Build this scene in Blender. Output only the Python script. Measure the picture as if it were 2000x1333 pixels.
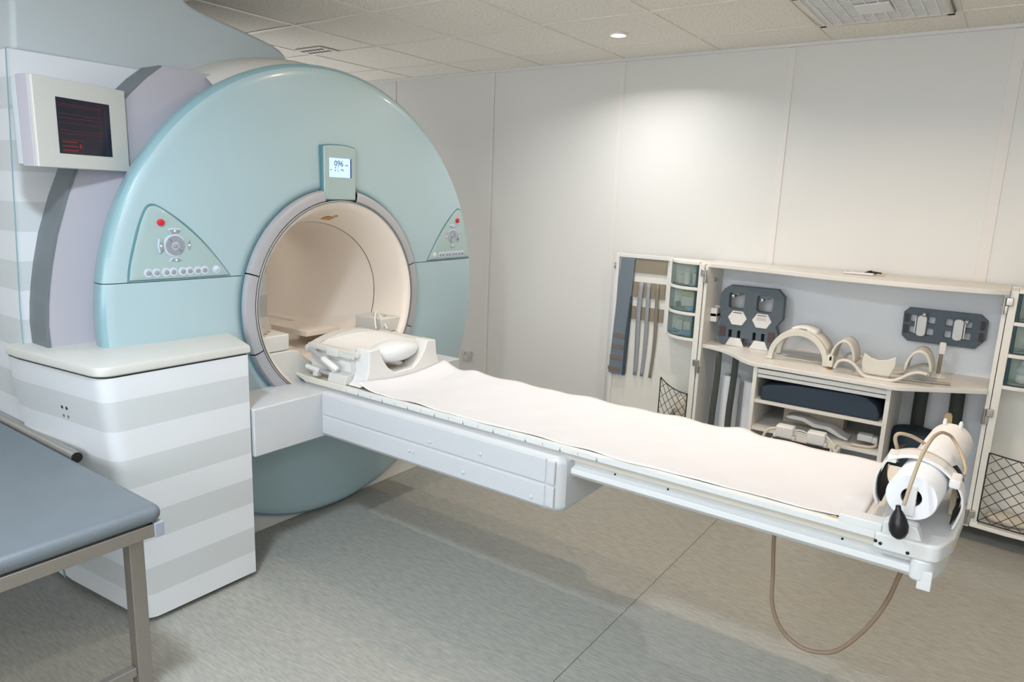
import bpy, bmesh, math, random
from mathutils import Matrix, Vector, Euler
random.seed(7)
S = bpy.context.scene
COL = S.collection
for o in list(bpy.data.objects): bpy.data.objects.remove(o, do_unlink=True)

# ------------------------------------------------------------------ camera
cam = bpy.data.cameras.new('camera'); co = bpy.data.objects.new('camera', cam); COL.objects.link(co)
cam.sensor_width = 36.0; cam.lens = 36.0*1375/2000; cam.clip_start = .05; cam.clip_end = 60
RX = Vector((.81222903, .58211524, .0377604)); DN = Vector((.14659543, -.14103427, -.97909096)); FW = Vector((-.56461826, .80078161, -.19988756))
m = Matrix((RX, -DN, -FW)).transposed().to_4x4(); m.translation = (0, 0, 1.6)
co.matrix_world = m
S.camera = co

# ------------------------------------------------------------------ world, exposure, lights
S.view_settings.view_transform = 'Standard'; S.view_settings.look = 'None'; S.view_settings.gamma = 1
S.view_settings.use_curve_mapping = False; S.view_settings.exposure = 0.0
w = bpy.data.worlds.new('world'); S.world = w; w.use_nodes = True
w.node_tree.nodes['Background'].inputs[0].default_value = (.8, .85, .9, 1); w.node_tree.nodes['Background'].inputs[1].default_value = .3

def area(name, loc, size, power, color, rot=(0, 0, 0), sy=None, spread=180):
    l = bpy.data.lights.new(name, 'AREA'); l.energy = power; l.color = color; l.size = size
    if sy: l.shape = 'RECTANGLE'; l.size_y = sy
    else: l.shape = 'DISK'
    l.spread = math.radians(spread)
    o = bpy.data.objects.new(name, l); o.location = loc; o.rotation_euler = rot; COL.objects.link(o); return o
COOL = (.76, .88, 1.0); WARM = (1.0, .74, .51); NEUT = (1.0, .97, .94)
area('key_lamp', (-1.5, .55, 2.44), .22, 40, COOL)
area('front_fill', (-.6, -2.12, 1.55), 3.0, 46, (.97, .98, 1.0), rot=(math.radians(90), 0, 0), sy=1.3)  # added soft fill from the unseen wall behind the camera
area('ceiling_fill', (.35, .2, 2.44), 1.15, 15, (.90, .95, 1.0), sy=1.15)  # added cool fill from an unseen ceiling panel
area('rear_fill', (-4.6, .1, 2.44), .6, 14, (.82, .91, 1.0))  # added rear-left light without any fixture
area('bore_fill', (-3.5, 2.286, 1.42), .12, .9, (1.0, .92, .84))  # light added inside the bore to brighten it
area('ceiling_bounce_fill', (.3, -1.0, 1.93), .35, 32, (1.0, .95, .90), rot=(math.pi, 0, 0))  # added upward light, bounces off the ceiling as fill
area('left_wall_fill', (-5.52, 3.35, 1.25), 1.5, 8, (1.0, .86, .70), rot=(0, math.radians(-90), 0), sy=1.7)  # added warm fill for the far left wall and ceiling
DOWN = [(-1.945, 3.654, 11, NEUT), (-.62, 2.86, 12, WARM), (.62, 3.1, 4.5, WARM), (-2.0, 2.42, 5, WARM)]  # first one visible, the other three added out of view to raise brightness

# ------------------------------------------------------------------ materials
def srgb(r, g, b):
    f = lambda c: (c/255/12.92) if c/255 <= .04045 else ((c/255+.055)/1.055)**2.4
    return (f(r), f(g), f(b), 1)
def nodes(m):
    m.use_nodes = True; return m.node_tree.nodes, m.node_tree.links, m.node_tree.nodes['Principled BSDF']
def mat(name, rgb, rough=.45, metal=0, var=.03, scale=18, bump=0, bscale=200, coat=0, emit=None, es=1, alpha=1, trans=0, spec=.5):
    m = bpy.data.materials.new(name); N, L, P = nodes(m)
    c = srgb(*rgb)
    P.inputs['Roughness'].default_value = rough; P.inputs['Metallic'].default_value = metal
    P.inputs['Coat Weight'].default_value = coat; P.inputs['Coat Roughness'].default_value = .08
    P.inputs['Specular IOR Level'].default_value = spec
    tc = N.new('ShaderNodeTexCoord'); nz = N.new('ShaderNodeTexNoise'); nz.inputs['Scale'].default_value = scale; nz.inputs['Detail'].default_value = 4
    L.new(tc.outputs['Object'], nz.inputs['Vector'])
    mx = N.new('ShaderNodeMix'); mx.data_type = 'RGBA'; L.new(nz.outputs['Fac'], mx.inputs[0])
    mx.inputs[6].default_value = tuple(x*(1-var) for x in c[:3])+(1,); mx.inputs[7].default_value = tuple(min(1, x*(1+var)) for x in c[:3])+(1,)
    L.new(mx.outputs[2], P.inputs['Base Color'])
    if bump:
        n2 = N.new('ShaderNodeTexNoise'); n2.inputs['Scale'].default_value = bscale; L.new(tc.outputs['Object'], n2.inputs['Vector'])
        b = N.new('ShaderNodeBump'); b.inputs['Strength'].default_value = bump; b.inputs['Distance'].default_value = .002
        L.new(n2.outputs['Fac'], b.inputs['Height']); L.new(b.outputs[0], P.inputs['Normal'])
    if emit: P.inputs['Emission Color'].default_value = srgb(*emit); P.inputs['Emission Strength'].default_value = es
    if alpha < 1: P.inputs['Alpha'].default_value = alpha
    if trans: P.inputs['Transmission Weight'].default_value = trans
    return m
M = {}
M['wall'] = mat('wall_panel', (220, 220, 217), .38, var=.012, scale=2)
M['strip'] = mat('wall_strip', (224, 221, 217), .4, var=.01)
M['white'] = mat('white_plastic', (222, 222, 220), .35, var=.012)
M['cream'] = mat('cream_plastic', (208, 207, 201), .4, var=.015)
M['lidm'] = mat('pale_lid_plastic', (196, 196, 191), .4, var=.012)
M['tablewhite'] = mat('table_plastic', (212, 215, 216), .3, var=.02, scale=8)
M['ivory'] = mat('worn_ivory_plastic', (212, 209, 199), .4, var=.05, scale=12)
M['boom'] = mat('beam_plastic', (196, 200, 204), .35, var=.015)
M['bore'] = mat('bore_liner', (234, 224, 212), .32, var=.02, scale=4)
M['teal'] = mat('pale_teal_cover', (164, 188, 195), .33, var=.012, scale=3, coat=.3)
M['tealedge'] = mat('teal_cover_edge', (134, 168, 177), .3, var=.02, coat=.3)
M['tealdark'] = mat('dark_teal_groove', (84, 128, 136), .4)
M['panel'] = mat('pale_green_panel', (158, 180, 180), .3, var=.01, coat=.3)
M['lav'] = mat('lavender_grey_cover', (176, 173, 182), .4, var=.012, scale=3)
M['band'] = mat('dark_grey_band', (108, 116, 120), .45)
M['ring'] = mat('silver_ring', (176, 177, 182), .38, .25, var=.02)
M['turret'] = mat('pale_blue_grey_cover', (188, 197, 201), .5, var=.012, scale=3)
M['steel'] = mat('brushed_steel', (176, 172, 166), .32, .9, var=.05, scale=40)
M['steelb'] = mat('bed_frame_metal', (158, 153, 147), .38, .75, var=.05, scale=30)
M['chrome'] = mat('chrome', (205, 205, 205), .18, 1)
M['silver'] = mat('silver_button', (170, 176, 186), .3, .5)
M['halo'] = mat('button_surround', (196, 208, 222), .35)
M['red'] = mat('red_button', (205, 30, 45), .35)
M['black'] = mat('black_rubber', (14, 14, 18), .35)
M['innershade'] = mat('inner_shade_black', (8, 8, 9), .9)  # paints the shade inside the belt loop
M['gap'] = mat('dark_gap', (28, 28, 30), .7)
M['darkhole'] = mat('dark_hollow', (18, 17, 17), .9)
M['vinyl'] = mat('grey_blue_vinyl', (105, 114, 121), .42, var=.12, scale=5, bump=.25, bscale=500)
M['vinylc'] = mat('vinyl_corner', (150, 160, 172), .5)
M['paper'] = mat('white_paper', (214, 216, 221), .75, var=.012, scale=9)
M['roll'] = mat('white_paper_roll', (230, 232, 236), .75, var=.012)
M['lam'] = mat('white_laminate', (226, 225, 219), .4, var=.012)
M['lamtop'] = mat('cream_laminate', (220, 218, 213), .4, var=.02)
M['backp'] = mat('pale_blue_back_panel', (224, 229, 234), .45, var=.012)
M['plate'] = mat('slate_grey_foam_board', (84, 97, 106), .6, var=.05)
M['straps'] = mat('slate_blue_strap', (108, 120, 130), .6, var=.04)
M['plates'] = mat('slate_grey_side', (52, 72, 88), .6)
M['brownpad'] = mat('brown_felt', (84, 72, 74), .9)
M['navy'] = mat('navy_foam', (44, 58, 74), .75, var=.05)
M['strapd'] = mat('dark_olive_strap', (70, 74, 70), .8, var=.06)
M['strapg'] = mat('grey_strap', (148, 152, 160), .7, var=.04)
M['strapb'] = mat('taupe_strap', (128, 124, 114), .7, var=.06)
M['felt'] = mat('taupe_felt', (140, 132, 116), .9, var=.04)
M['strapband'] = mat('brown_band', (118, 106, 98), .8)
M['net'] = mat('black_cord', (34, 38, 38), .7)
M['hose'] = mat('tan_hose', (138, 118, 98), .45, var=.04)
M['tube'] = mat('beige_tube', (178, 160, 134), .4, var=.04)
M['wood'] = mat('pale_wood', (206, 180, 134), .6, var=.05)
M['tan'] = mat('tan_plastic', (206, 190, 158), .55)
M['beige'] = mat('beige_box', (206, 198, 180), .6)
M['yellow'] = mat('yellow_pack', (190, 184, 96), .6)
M['green'] = mat('green_pack', (120, 160, 60), .6)
M['blue'] = mat('blue_pack', (30, 130, 190), .5)
M['clear'] = mat('clear_bag', (220, 225, 228), .3)
M['orange'] = mat('amber_label', (196, 140, 30), .5)
M['brass'] = mat('brass_contacts', (140, 90, 40), .4, .6)
M['ink'] = mat('black_ink', (30, 40, 50), .6)
M['inkb'] = mat('blue_ink', (40, 110, 190), .6)
M['whiteink'] = mat('white_ink', (240, 245, 250), .6)
M['tick'] = mat('grey_ink', (120, 125, 128), .6)
M['screen'] = mat('dark_screen', (22, 22, 34), .15, emit=(20, 18, 40), es=.25)
M['redline'] = mat('red_trace', (90, 22, 38), .4, emit=(150, 40, 60), es=.08)
M['redtext'] = mat('red_text', (120, 26, 28), .4, emit=(190, 50, 40), es=.12)
M['blueline'] = mat('blue_trace', (48, 48, 100), .4, emit=(70, 70, 150), es=.08)
M['lcd'] = mat('lit_lcd', (170, 200, 245), .3, emit=(178, 208, 250), es=.75)
M['lcdink'] = mat('lcd_ink', (70, 100, 130), .5)
M['lcdside'] = mat('lcd_side', (50, 60, 150), .4)
M['lampglow'] = mat('lamp_lens', (255, 250, 240), .5, emit=(255, 246, 230), es=9)
M['panelglow'] = mat('fill_glow', (255, 255, 255), .5, emit=(230, 240, 255), es=1.6)  # glow of the added window, doorway and ceiling panel
M['tbar'] = mat('ceiling_bar', (226, 220, 210), .5)

def stripes():
    m = bpy.data.materials.new('striped_cover'); N, L, P = nodes(m)
    g = N.new('ShaderNodeNewGeometry'); s = N.new('ShaderNodeSeparateXYZ'); L.new(g.outputs['Position'], s.inputs[0])
    a = N.new('ShaderNodeMath'); a.operation = 'SUBTRACT'; a.inputs[1].default_value = .116-.1078*20; L.new(s.outputs[2], a.inputs[0])
    b = N.new('ShaderNodeMath'); b.operation = 'MODULO'; b.inputs[1].default_value = .2156; L.new(a.outputs[0], b.inputs[0])
    c = N.new('ShaderNodeMath'); c.operation = 'LESS_THAN'; c.inputs[1].default_value = .1078; L.new(b.outputs[0], c.inputs[0])
    mx = N.new('ShaderNodeMix'); mx.data_type = 'RGBA'; L.new(c.outputs[0], mx.inputs[0])
    mx.inputs[6].default_value = srgb(217, 221, 225); mx.inputs[7].default_value = srgb(199, 204, 206)
    L.new(mx.outputs[2], P.inputs['Base Color']); P.inputs['Roughness'].default_value = .4
    return m
M['stripe'] = stripes()
def glassy():
    m = bpy.data.materials.new('smoked_teal_plastic'); N, L, P = nodes(m)
    P.inputs['Base Color'].default_value = srgb(150, 178, 172); P.inputs['Roughness'].default_value = .15
    P.inputs['Alpha'].default_value = .24
    nz = N.new('ShaderNodeTexNoise'); nz.inputs['Scale'].default_value = 5; r = N.new('ShaderNodeMapRange'); r.inputs[3].default_value = .12; r.inputs[4].default_value = .2
    L.new(nz.outputs['Fac'], r.inputs[0]); L.new(r.outputs[0], P.inputs['Roughness'])
    return m
M['smoke'] = glassy()
M['smokedge'] = mat('smoked_teal_edge', (40, 70, 80), .2)
def floorm():
    m = bpy.data.materials.new('vinyl_floor'); N, L, P = nodes(m)
    tc = N.new('ShaderNodeTexCoord'); mp = N.new('ShaderNodeMapping'); mp.inputs['Rotation'].default_value = (0, 0, math.radians(-12)); mp.inputs['Scale'].default_value = (18, 110, 1)
    L.new(tc.outputs['Object'], mp.inputs[0])
    n = N.new('ShaderNodeTexNoise'); n.inputs['Scale'].default_value = 1; n.inputs['Detail'].default_value = 6; n.inputs['Roughness'].default_value = .65; L.new(mp.outputs[0], n.inputs['Vector'])
    r = N.new('ShaderNodeValToRGB'); r.color_ramp.elements[0].position = .3; r.color_ramp.elements[1].position = .72
    r.color_ramp.elements[0].color = srgb(140, 143, 138); r.color_ramp.elements[1].color = srgb(172, 171, 163)
    L.new(n.outputs['Fac'], r.inputs[0])
    v = N.new('ShaderNodeTexNoise'); v.inputs['Scale'].default_value = 90; L.new(tc.outputs['Object'], v.inputs['Vector'])
    vr = N.new('ShaderNodeValToRGB'); vr.color_ramp.elements[0].position = .70; vr.color_ramp.elements[1].position = .76; L.new(v.outputs['Fac'], vr.inputs[0])
    mx = N.new('ShaderNodeMix'); mx.data_type = 'RGBA'; L.new(vr.outputs[0], mx.inputs[0]); L.new(r.outputs[0], mx.inputs[6]); mx.inputs[7].default_value = srgb(186, 184, 172)
    # welded seam along Y at x=-1.062
    g = N.new('ShaderNodeNewGeometry'); s = N.new('ShaderNodeSeparateXYZ'); L.new(g.outputs['Position'], s.inputs[0])
    a = N.new('ShaderNodeMath'); a.operation = 'ADD'; a.inputs[1].default_value = 1.062; L.new(s.outputs[0], a.inputs[0])
    nn = N.new('ShaderNodeTexNoise'); nn.inputs['Scale'].default_value = 25; L.new(tc.outputs['Object'], nn.inputs['Vector'])
    q = N.new('ShaderNodeMath'); q.operation = 'MULTIPLY_ADD'; q.inputs[1].default_value = .008; q.inputs[2].default_value = -.004; L.new(nn.outputs['Fac'], q.inputs[0])
    a2 = N.new('ShaderNodeMath'); a2.operation = 'ADD'; L.new(a.outputs[0], a2.inputs[0]); L.new(q.outputs[0], a2.inputs[1])
    ab = N.new('ShaderNodeMath'); ab.operation = 'ABSOLUTE'; L.new(a2.outputs[0], ab.inputs[0])
    lt = N.new('ShaderNodeMath'); lt.operation = 'LESS_THAN'; lt.inputs[1].default_value = .0015; L.new(ab.outputs[0], lt.inputs[0])
    mx2 = N.new('ShaderNodeMix'); mx2.data_type = 'RGBA'; L.new(lt.outputs[0], mx2.inputs[0]); L.new(mx.outputs[2], mx2.inputs[6]); mx2.inputs[7].default_value = srgb(84, 86, 78)
    L.new(mx2.outputs[2], P.inputs['Base Color']); P.inputs['Roughness'].default_value = .5
    P.inputs['Specular IOR Level'].default_value = .35
    return m
M['floor'] = floorm()
def tilem():
    m = bpy.data.materials.new('ceiling_tile'); N, L, P = nodes(m)
    tc = N.new('ShaderNodeTexCoord'); n = N.new('ShaderNodeTexNoise'); n.inputs['Scale'].default_value = 75; n.inputs['Detail'].default_value = 3; L.new(tc.outputs['Object'], n.inputs['Vector'])
    r = N.new('ShaderNodeValToRGB'); r.color_ramp.elements[0].position = .33; r.color_ramp.elements[1].position = .5
    r.color_ramp.elements[0].color = srgb(214, 208, 198); r.color_ramp.elements[1].color = srgb(234, 229, 219); L.new(n.outputs['Fac'], r.inputs[0])
    L.new(r.outputs[0], P.inputs['Base Color']); P.inputs['Roughness'].default_value = .9
    b = N.new('ShaderNodeBump'); b.inputs['Strength'].default_value = .5; b.inputs['Distance'].default_value = .003; L.new(n.outputs['Fac'], b.inputs['Height']); L.new(b.outputs[0], P.inputs['Normal'])
    return m
M['tile'] = tilem()

# ------------------------------------------------------------------ geometry helpers
WL = {}
def wloc(o): return WL.get(o.name, Vector((0, 0, 0))) if o else Vector((0, 0, 0))
def thing(name, label, cat, loc, group=None):
    o = bpy.data.objects.new(name, None); COL.objects.link(o); o.location = loc; o.empty_display_size = .05
    WL[o.name] = Vector(loc); o['label'] = label; o['category'] = cat
    if group: o['group'] = group
    return o
def tag(o, label, cat, group=None, kind=None):
    o['label'] = label; o['category'] = cat
    if group: o['group'] = group
    if kind: o['kind'] = kind
    return o
class G:
    def __init__(s, T=None): s.v = []; s.f = []; s.T = T
    def add(s, vs, fs):
        b = len(s.v); s.v += [(s.T @ Vector(p)) if s.T else Vector(p) for p in vs]; s.f += [tuple(b+i for i in f) for f in fs]; return s
    def box(s, x0, x1, y0, y1, z0, z1):
        return s.add([(x0, y0, z0), (x1, y0, z0), (x1, y1, z0), (x0, y1, z0), (x0, y0, z1), (x1, y0, z1), (x1, y1, z1), (x0, y1, z1)],
                     [(0, 3, 2, 1), (4, 5, 6, 7), (0, 1, 5, 4), (1, 2, 6, 5), (2, 3, 7, 6), (3, 0, 4, 7)])
    def prism(s, poly, ax, lo, hi):
        def P(a, b, c): return ((c, a, b), (a, c, b), (a, b, c))[ax]
        n = len(poly); vs = [P(a, b, lo) for a, b in poly]+[P(a, b, hi) for a, b in poly]
        return s.add(vs, [tuple(range(n-1, -1, -1)), tuple(range(n, 2*n))]+[(i, (i+1) % n, n+(i+1) % n, n+i) for i in range(n)])
    def tube(s, pts, r, n=10, caps=True):
        pts = [Vector(p) for p in pts]; rs = r if isinstance(r, (list, tuple)) else [r]*len(pts); vs = []; fs = []
        up = None
        for i, p in enumerate(pts):
            d = (pts[min(i+1, len(pts)-1)]-pts[max(i-1, 0)]).normalized()
            if up is None:
                up = Vector((0, 0, 1)) if abs(d.z) < .9 else Vector((1, 0, 0))
            a = d.cross(up).normalized(); b = a.cross(d).normalized(); up = b
            for k in range(n):
                t = 2*math.pi*k/n; vs.append(p+(a*math.cos(t)+b*math.sin(t))*rs[i])
        for i in range(len(pts)-1):
            for k in range(n): fs.append((i*n+k, i*n+(k+1) % n, (i+1)*n+(k+1) % n, (i+1)*n+k))
        if caps: fs += [tuple(range(n-1, -1, -1)), tuple((len(pts)-1)*n+k for k in range(n))]
        return s.add(vs, fs)
    def lathe(s, prof, c, ax, n=48, a0=0, a1=2*math.pi):
        """prof: (along, radius); c: the two other coordinates of the axis"""
        full = abs(a1-a0-2*math.pi) < 1e-6; m = n if full else n+1; vs = []; fs = []
        for (h, r) in prof:
            for k in range(m):
                t = a0+(a1-a0)*k/n; p, q = c[0]+r*math.cos(t), c[1]+r*math.sin(t)
                vs.append(((h, p, q), (p, h, q), (p, q, h))[ax])
        for i in range(len(prof)-1):
            for k in range(n if full else n):
                k2 = (k+1) % m
                fs.append((i*m+k, i*m+k2, (i+1)*m+k2, (i+1)*m+k))
        return s.add(vs, fs)
    def ball(s, c, rx, ry=None, rz=None, n=20, mm=12):
        ry = ry or rx; rz = rz or rx; vs = [(c[0], c[1], c[2]-rz)]; fs = []
        for i in range(1, mm):
            t = -math.pi/2+math.pi*i/mm
            for k in range(n):
                a = 2*math.pi*k/n; vs.append((c[0]+rx*math.cos(t)*math.cos(a), c[1]+ry*math.cos(t)*math.sin(a), c[2]+rz*math.sin(t)))
        vs.append((c[0], c[1], c[2]+rz)); L = len(vs)-1
        for k in range(n): fs += [(0, 1+(k+1) % n, 1+k), (L, L-n+k, L-n+(k+1) % n)]
        for i in range(mm-2):
            for k in range(n): fs.append((1+i*n+k, 1+i*n+(k+1) % n, 1+(i+1)*n+(k+1) % n, 1+(i+1)*n+k))
        return s.add(vs, fs)
    def grid(s, fn, us, vs_):
        V = [fn(u, v) for u in us for v in vs_]; n = len(vs_)
        return s.add(V, [(i*n+j, i*n+j+1, (i+1)*n+j+1, (i+1)*n+j) for i in range(len(us)-1) for j in range(n-1)])
    def build(s, name, m, parent=None, smooth=False, bev=0, seg=2, label=None, solid=0, cut=None):
        me = bpy.data.meshes.new(name)
        lo = Vector([min(v[i] for v in s.v) for i in range(3)]); hi = Vector([max(v[i] for v in s.v) for i in range(3)])
        org = (lo+hi)/2
        if not parent: org.z = lo.z
        bm = bmesh.new(); bv = [bm.verts.new(v-org) for v in s.v]
        for f in s.f:
            try: bm.faces.new([bv[i] for i in f])
            except ValueError: pass
        bmesh.ops.remove_doubles(bm, verts=bm.verts, dist=1e-6)
        if cut:
            for (pc, pn) in cut:
                bmesh.ops.bisect_plane(bm, geom=bm.verts[:]+bm.edges[:]+bm.faces[:], plane_co=Vector(pc)-org, plane_no=pn, clear_outer=True)
        bmesh.ops.recalc_face_normals(bm, faces=bm.faces)
        bm.to_mesh(me); bm.free()
        o = bpy.data.objects.new(name, me); COL.objects.link(o)
        me.materials.append(M[m] if isinstance(m, str) else m)
        o.location = org-wloc(parent); WL[o.name] = org
        if parent: o.parent = parent
        if smooth:
            me.polygons.foreach_set('use_smooth', [True]*len(me.polygons))
            if smooth != 'all':
                try: me.set_sharp_from_angle(angle=math.radians(40))
                except Exception: pass
        if solid: md = o.modifiers.new('solid', 'SOLIDIFY'); md.thickness = solid; md.offset = 0
        if bev:
            md = o.modifiers.new('bevel', 'BEVEL'); md.width = bev; md.segments = seg; md.limit_method = 'ANGLE'; md.angle_limit = math.radians(40)
            me.polygons.foreach_set('use_smooth', [True]*len(me.polygons)); 
            md2 = o.modifiers.new('wn', 'WEIGHTED_NORMAL'); md2.keep_sharp = True
        if label: o['label'] = label
        return o
def B(name, m, parent, x0, x1, y0, y1, z0, z1, bev=.002, T=None, **k): return G(T).box(x0, x1, y0, y1, z0, z1).build(name, m, parent, bev=bev, **k)
def struct(o): o['kind'] = 'structure'; return o
def holed(name, m, parent, outer, holes, T, th, bev=.001, label=None):
    """plate with holes from 2D outlines, T maps its local xy plane into the world"""
    cu = bpy.data.curves.new(name, 'CURVE'); cu.dimensions = '2D'; cu.fill_mode = 'BOTH'; cu.extrude = th/2-bev; cu.bevel_depth = bev; cu.bevel_resolution = 1
    for loop in [outer]+holes:
        sp = cu.splines.new('POLY'); sp.points.add(len(loop)-1); sp.use_cyclic_u = True
        for p, q in zip(sp.points, loop): p.co = (q[0], q[1], 0, 1)
    t = bpy.data.objects.new('tmp', cu); COL.objects.link(t)
    me = bpy.data.meshes.new_from_object(t.evaluated_get(bpy.context.evaluated_depsgraph_get()))
    g = G(T); g.add([v.co.copy() for v in me.vertices], [tuple(p.vertices) for p in me.polygons])
    bpy.data.objects.remove(t); bpy.data.curves.remove(cu); bpy.data.meshes.remove(me)
    return g.build(name, m, parent, label=label)
def words(name, txt, size, m, parent, T, th=.0004, align='CENTER'):
    cu = bpy.data.curves.new(name, 'FONT'); cu.body = txt; cu.size = size; cu.extrude = th; cu.align_x = align; cu.align_y = 'CENTER'
    t = bpy.data.objects.new('tmp', cu); COL.objects.link(t)
    me = bpy.data.meshes.new_from_object(t.evaluated_get(bpy.context.evaluated_depsgraph_get()))
    g = G(T); g.add([v.co.copy() for v in me.vertices], [tuple(p.vertices) for p in me.polygons])
    bpy.data.objects.remove(t); bpy.data.curves.remove(cu); bpy.data.meshes.remove(me)
    return g.build(name, m, parent)
def frame(o, x, y): # local axes -> world
    x = Vector(x).normalized(); y = Vector(y).normalized(); z = x.cross(y); mm = Matrix((x, y, z)).transposed().to_4x4(); mm.translation = o; return mm
def rrect(cx, cy, w, h, r, n=4):
    P = []
    for sx, sy, a in ((1, 1, 0), (-1, 1, 90), (-1, -1, 180), (1, -1, 270)):
        for k in range(n+1):
            t = math.radians(a+90*k/n); P.append((cx+sx*(w/2-r)+r*math.cos(t), cy+sy*(h/2-r)+r*math.sin(t)))
    return P
def spline(P, n=8):
    P = [Vector(p) for p in P]; out = []
    for i in range(len(P)-1):
        a, b, c, d = P[max(i-1, 0)], P[i], P[i+1], P[min(i+2, len(P)-1)]
        for k in range(n):
            t = k/n; out.append(.5*((2*b)+(c-a)*t+(2*a-5*b+4*c-d)*t*t+(3*b-a-3*c+d)*t**3))
    out.append(P[-1]); return out
def lin(a, b, n): return [a+(b-a)*i/n for i in range(n+1)]

# ------------------------------------------------------------------ room
X0, X1, Y0, YB, ZC = -5.6, 2.6, -2.2, 4.3, 2.5
struct(B('floor', 'floor', None, X0-.1, X1+.1, Y0-.1, YB+.1, -.08, 0, 0))
struct(B('ceiling', 'tile', None, X0-.1, X1+.1, Y0-.1, YB+.1, ZC, ZC+.08, 0))
struct(B('wall_back', 'wall', None, X0-.1, X1+.1, YB, YB+.1, 0, ZC, 0))
struct(B('wall_left', 'wall', None, X0-.1, X0, Y0, YB, 0, ZC, 0))
struct(B('wall_right', 'wall', None, X1, X1+.1, Y0, YB, 0, ZC, 0))
struct(B('wall_front', 'wall', None, X0-.1, X1+.1, Y0-.1, Y0, 0, ZC, 0))
n = 0
for x, wd in ((-4.285, .03), (-3.285, .026), (-2.235, .034), (-1.185, .036), (-.135, .052), (.915, .04), (1.96, .04), (-5.3, .03)):
    n += 1; struct(B('trim_%d' % n, 'strip', None, x-wd/2, x+wd/2, YB-.004, YB, 0, ZC-.02, .0015))
n += 1; struct(B('trim_%d' % n, 'wall', None, X0, X1, YB-.02, YB, ZC-.018, ZC, .002))
n += 1; struct(B('baseboard_back', 'strip', None, X0, X1, YB-.012, YB, 0, .07, .002))
g = G()
xs = [-.37+.62*k for k in range(-8, 5)]; ys = [3.93-.615*k for k in range(0, 10)]
for x in xs: g.box(x-.012, x+.012, Y0, YB-.02, ZC-.004, ZC)
for y in ys: g.box(X0, X1, y-.012, y+.012, ZC-.0045, ZC)
n += 1; struct(g.build('trim_%d' % n, 'tbar'))

# added uplighter behind the camera, unseen, brightens the ceiling
t = thing('fill_uplighter', 'added tall uplighter behind the camera, unseen, brightens the ceiling', 'lamp', (.3, -1.0, 0))
G().lathe([(0, .0001), (0, .16), (.02, .15), (.03, .02), (.04, .0001)], (.3, -1.0), 2, 32).build('base', 'lav', t, smooth=True)
G().tube([(.3, -1.0, .03), (.3, -1.0, 1.82)], .014, 12).build('pole', 'lav', t, smooth=True)
G().lathe([(1.80, .03), (1.84, .10), (1.90, .19), (1.895, .185), (1.85, .10), (1.83, .0001)], (.3, -1.0), 2, 32).build('bowl', 'lav', t, smooth=True)
# added lit window behind the camera, unseen, for soft fill
wf = G(); wf.box(-2.2, 1.0, Y0, Y0+.03, .82, .88).box(-2.2, 1.0, Y0, Y0+.03, 2.22, 2.28).box(-2.2, -2.12, Y0, Y0+.03, .88, 2.22).box(.92, 1.0, Y0, Y0+.03, .88, 2.22)
wo = struct(wf.build('fill_window', 'white')); B('fill_window_glow', 'panelglow', wo, -2.12, .92, Y0+.002, Y0+.008, .88, 2.22, 0)
wo = struct(B('fill_doorway', 'panelglow', None, X0+.001, X0+.012, 2.5, 4.2, .0, 2.1, 0))  # added glowing doorway, unseen, goes with the warm fill at the rear left
# downlights: first one visible, the other three added for brightness
for i, (x, y, p, c) in enumerate(DOWN):
    t = thing('downlight', ['round recessed downlight glowing in the ceiling near the panelled wall', 'added unseen ceiling downlight above the patient table', 'added unseen ceiling downlight above the right cabinet door', 'added unseen ceiling downlight over the scanner mouth'][i], 'light', (x, y, ZC-.012), 'recessed downlights')
    G().lathe([(ZC, .052), (ZC-.012, .05), (ZC-.014, .044), (ZC-.006, .036), (ZC-.002, .034)], (x, y), 2, 32).build('trim_ring', 'white', t, smooth=True)
    G().lathe([(ZC-.003, .034), (ZC-.003, .0001)], (x, y), 2, 32).build('lamp_lens', 'lampglow', t)
    area('downlight_lamp', (x, y, ZC-.02), .07, p, c, spread=150)
for (x0, x1, y0, y1, lb) in ((-.23, .93, -.38, .78, 'added large square fill light panel on the ceiling behind the camera, unseen'),):  # panel put in behind the camera for fill
    t = thing('fill_panel', lb, 'light', ((x0+x1)/2, (y0+y1)/2, ZC-.03))
    B('fill_frame', 'white', t, x0, x1, y0, y1, ZC-.03, ZC-.001); B('diffuser', 'panelglow', t, x0+.03, x1-.03, y0+.03, y1-.03, ZC-.034, ZC-.029)

# ceiling vent
t = thing('ceiling_vent', 'square white ceiling air diffuser with slatted grille near the back wall', 'vent', (-.67, 3.62, ZC-.02))
x0, x1, y0, y1 = -.955, -.385, 3.335, 3.915
B('backing', 'gap', t, x0+.02, x1-.02, y0+.02, y1-.02, ZC-.003, ZC-.001, 0)
g = G()
g.box(x0, x1, y0, y0+.03, ZC-.018, ZC-.002).box(x0, x1, y1-.03, y1, ZC-.018, ZC-.002).box(x0, x0+.03, y0, y1, ZC-.018, ZC-.002).box(x1-.03, x1, y0, y1, ZC-.018, ZC-.002)
g.build('frame', 'tbar', t, bev=.002)
g = G()
for k in range(17):
    y = y0+.045+k*(y1-y0-.09)/16; g.box(x0+.03, x1-.03, y-.0105, y+.0105, ZC-.014, ZC-.006)
for k in range(10):
    x = x0+.03+(k+.5)*(x1-x0-.06)/10; g.box(x-.004, x+.004, y0+.03, y1-.03, ZC-.017, ZC-.005)
g.build('slats', 'white', t, bev=0)
B('centre_plate', 'white', t, -.74, -.60, 3.55, 3.70, ZC-.026, ZC-.016)
t = thing('ceiling_vent', 'small perforated ceiling vent beside the tall grey scanner tower', 'vent', (-3.85, 3.17, ZC-.004))
B('frame', 'tbar', t, -4.05, -3.80, 3.14, 3.30, ZC-.010, ZC-.002)
g = G()
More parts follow.
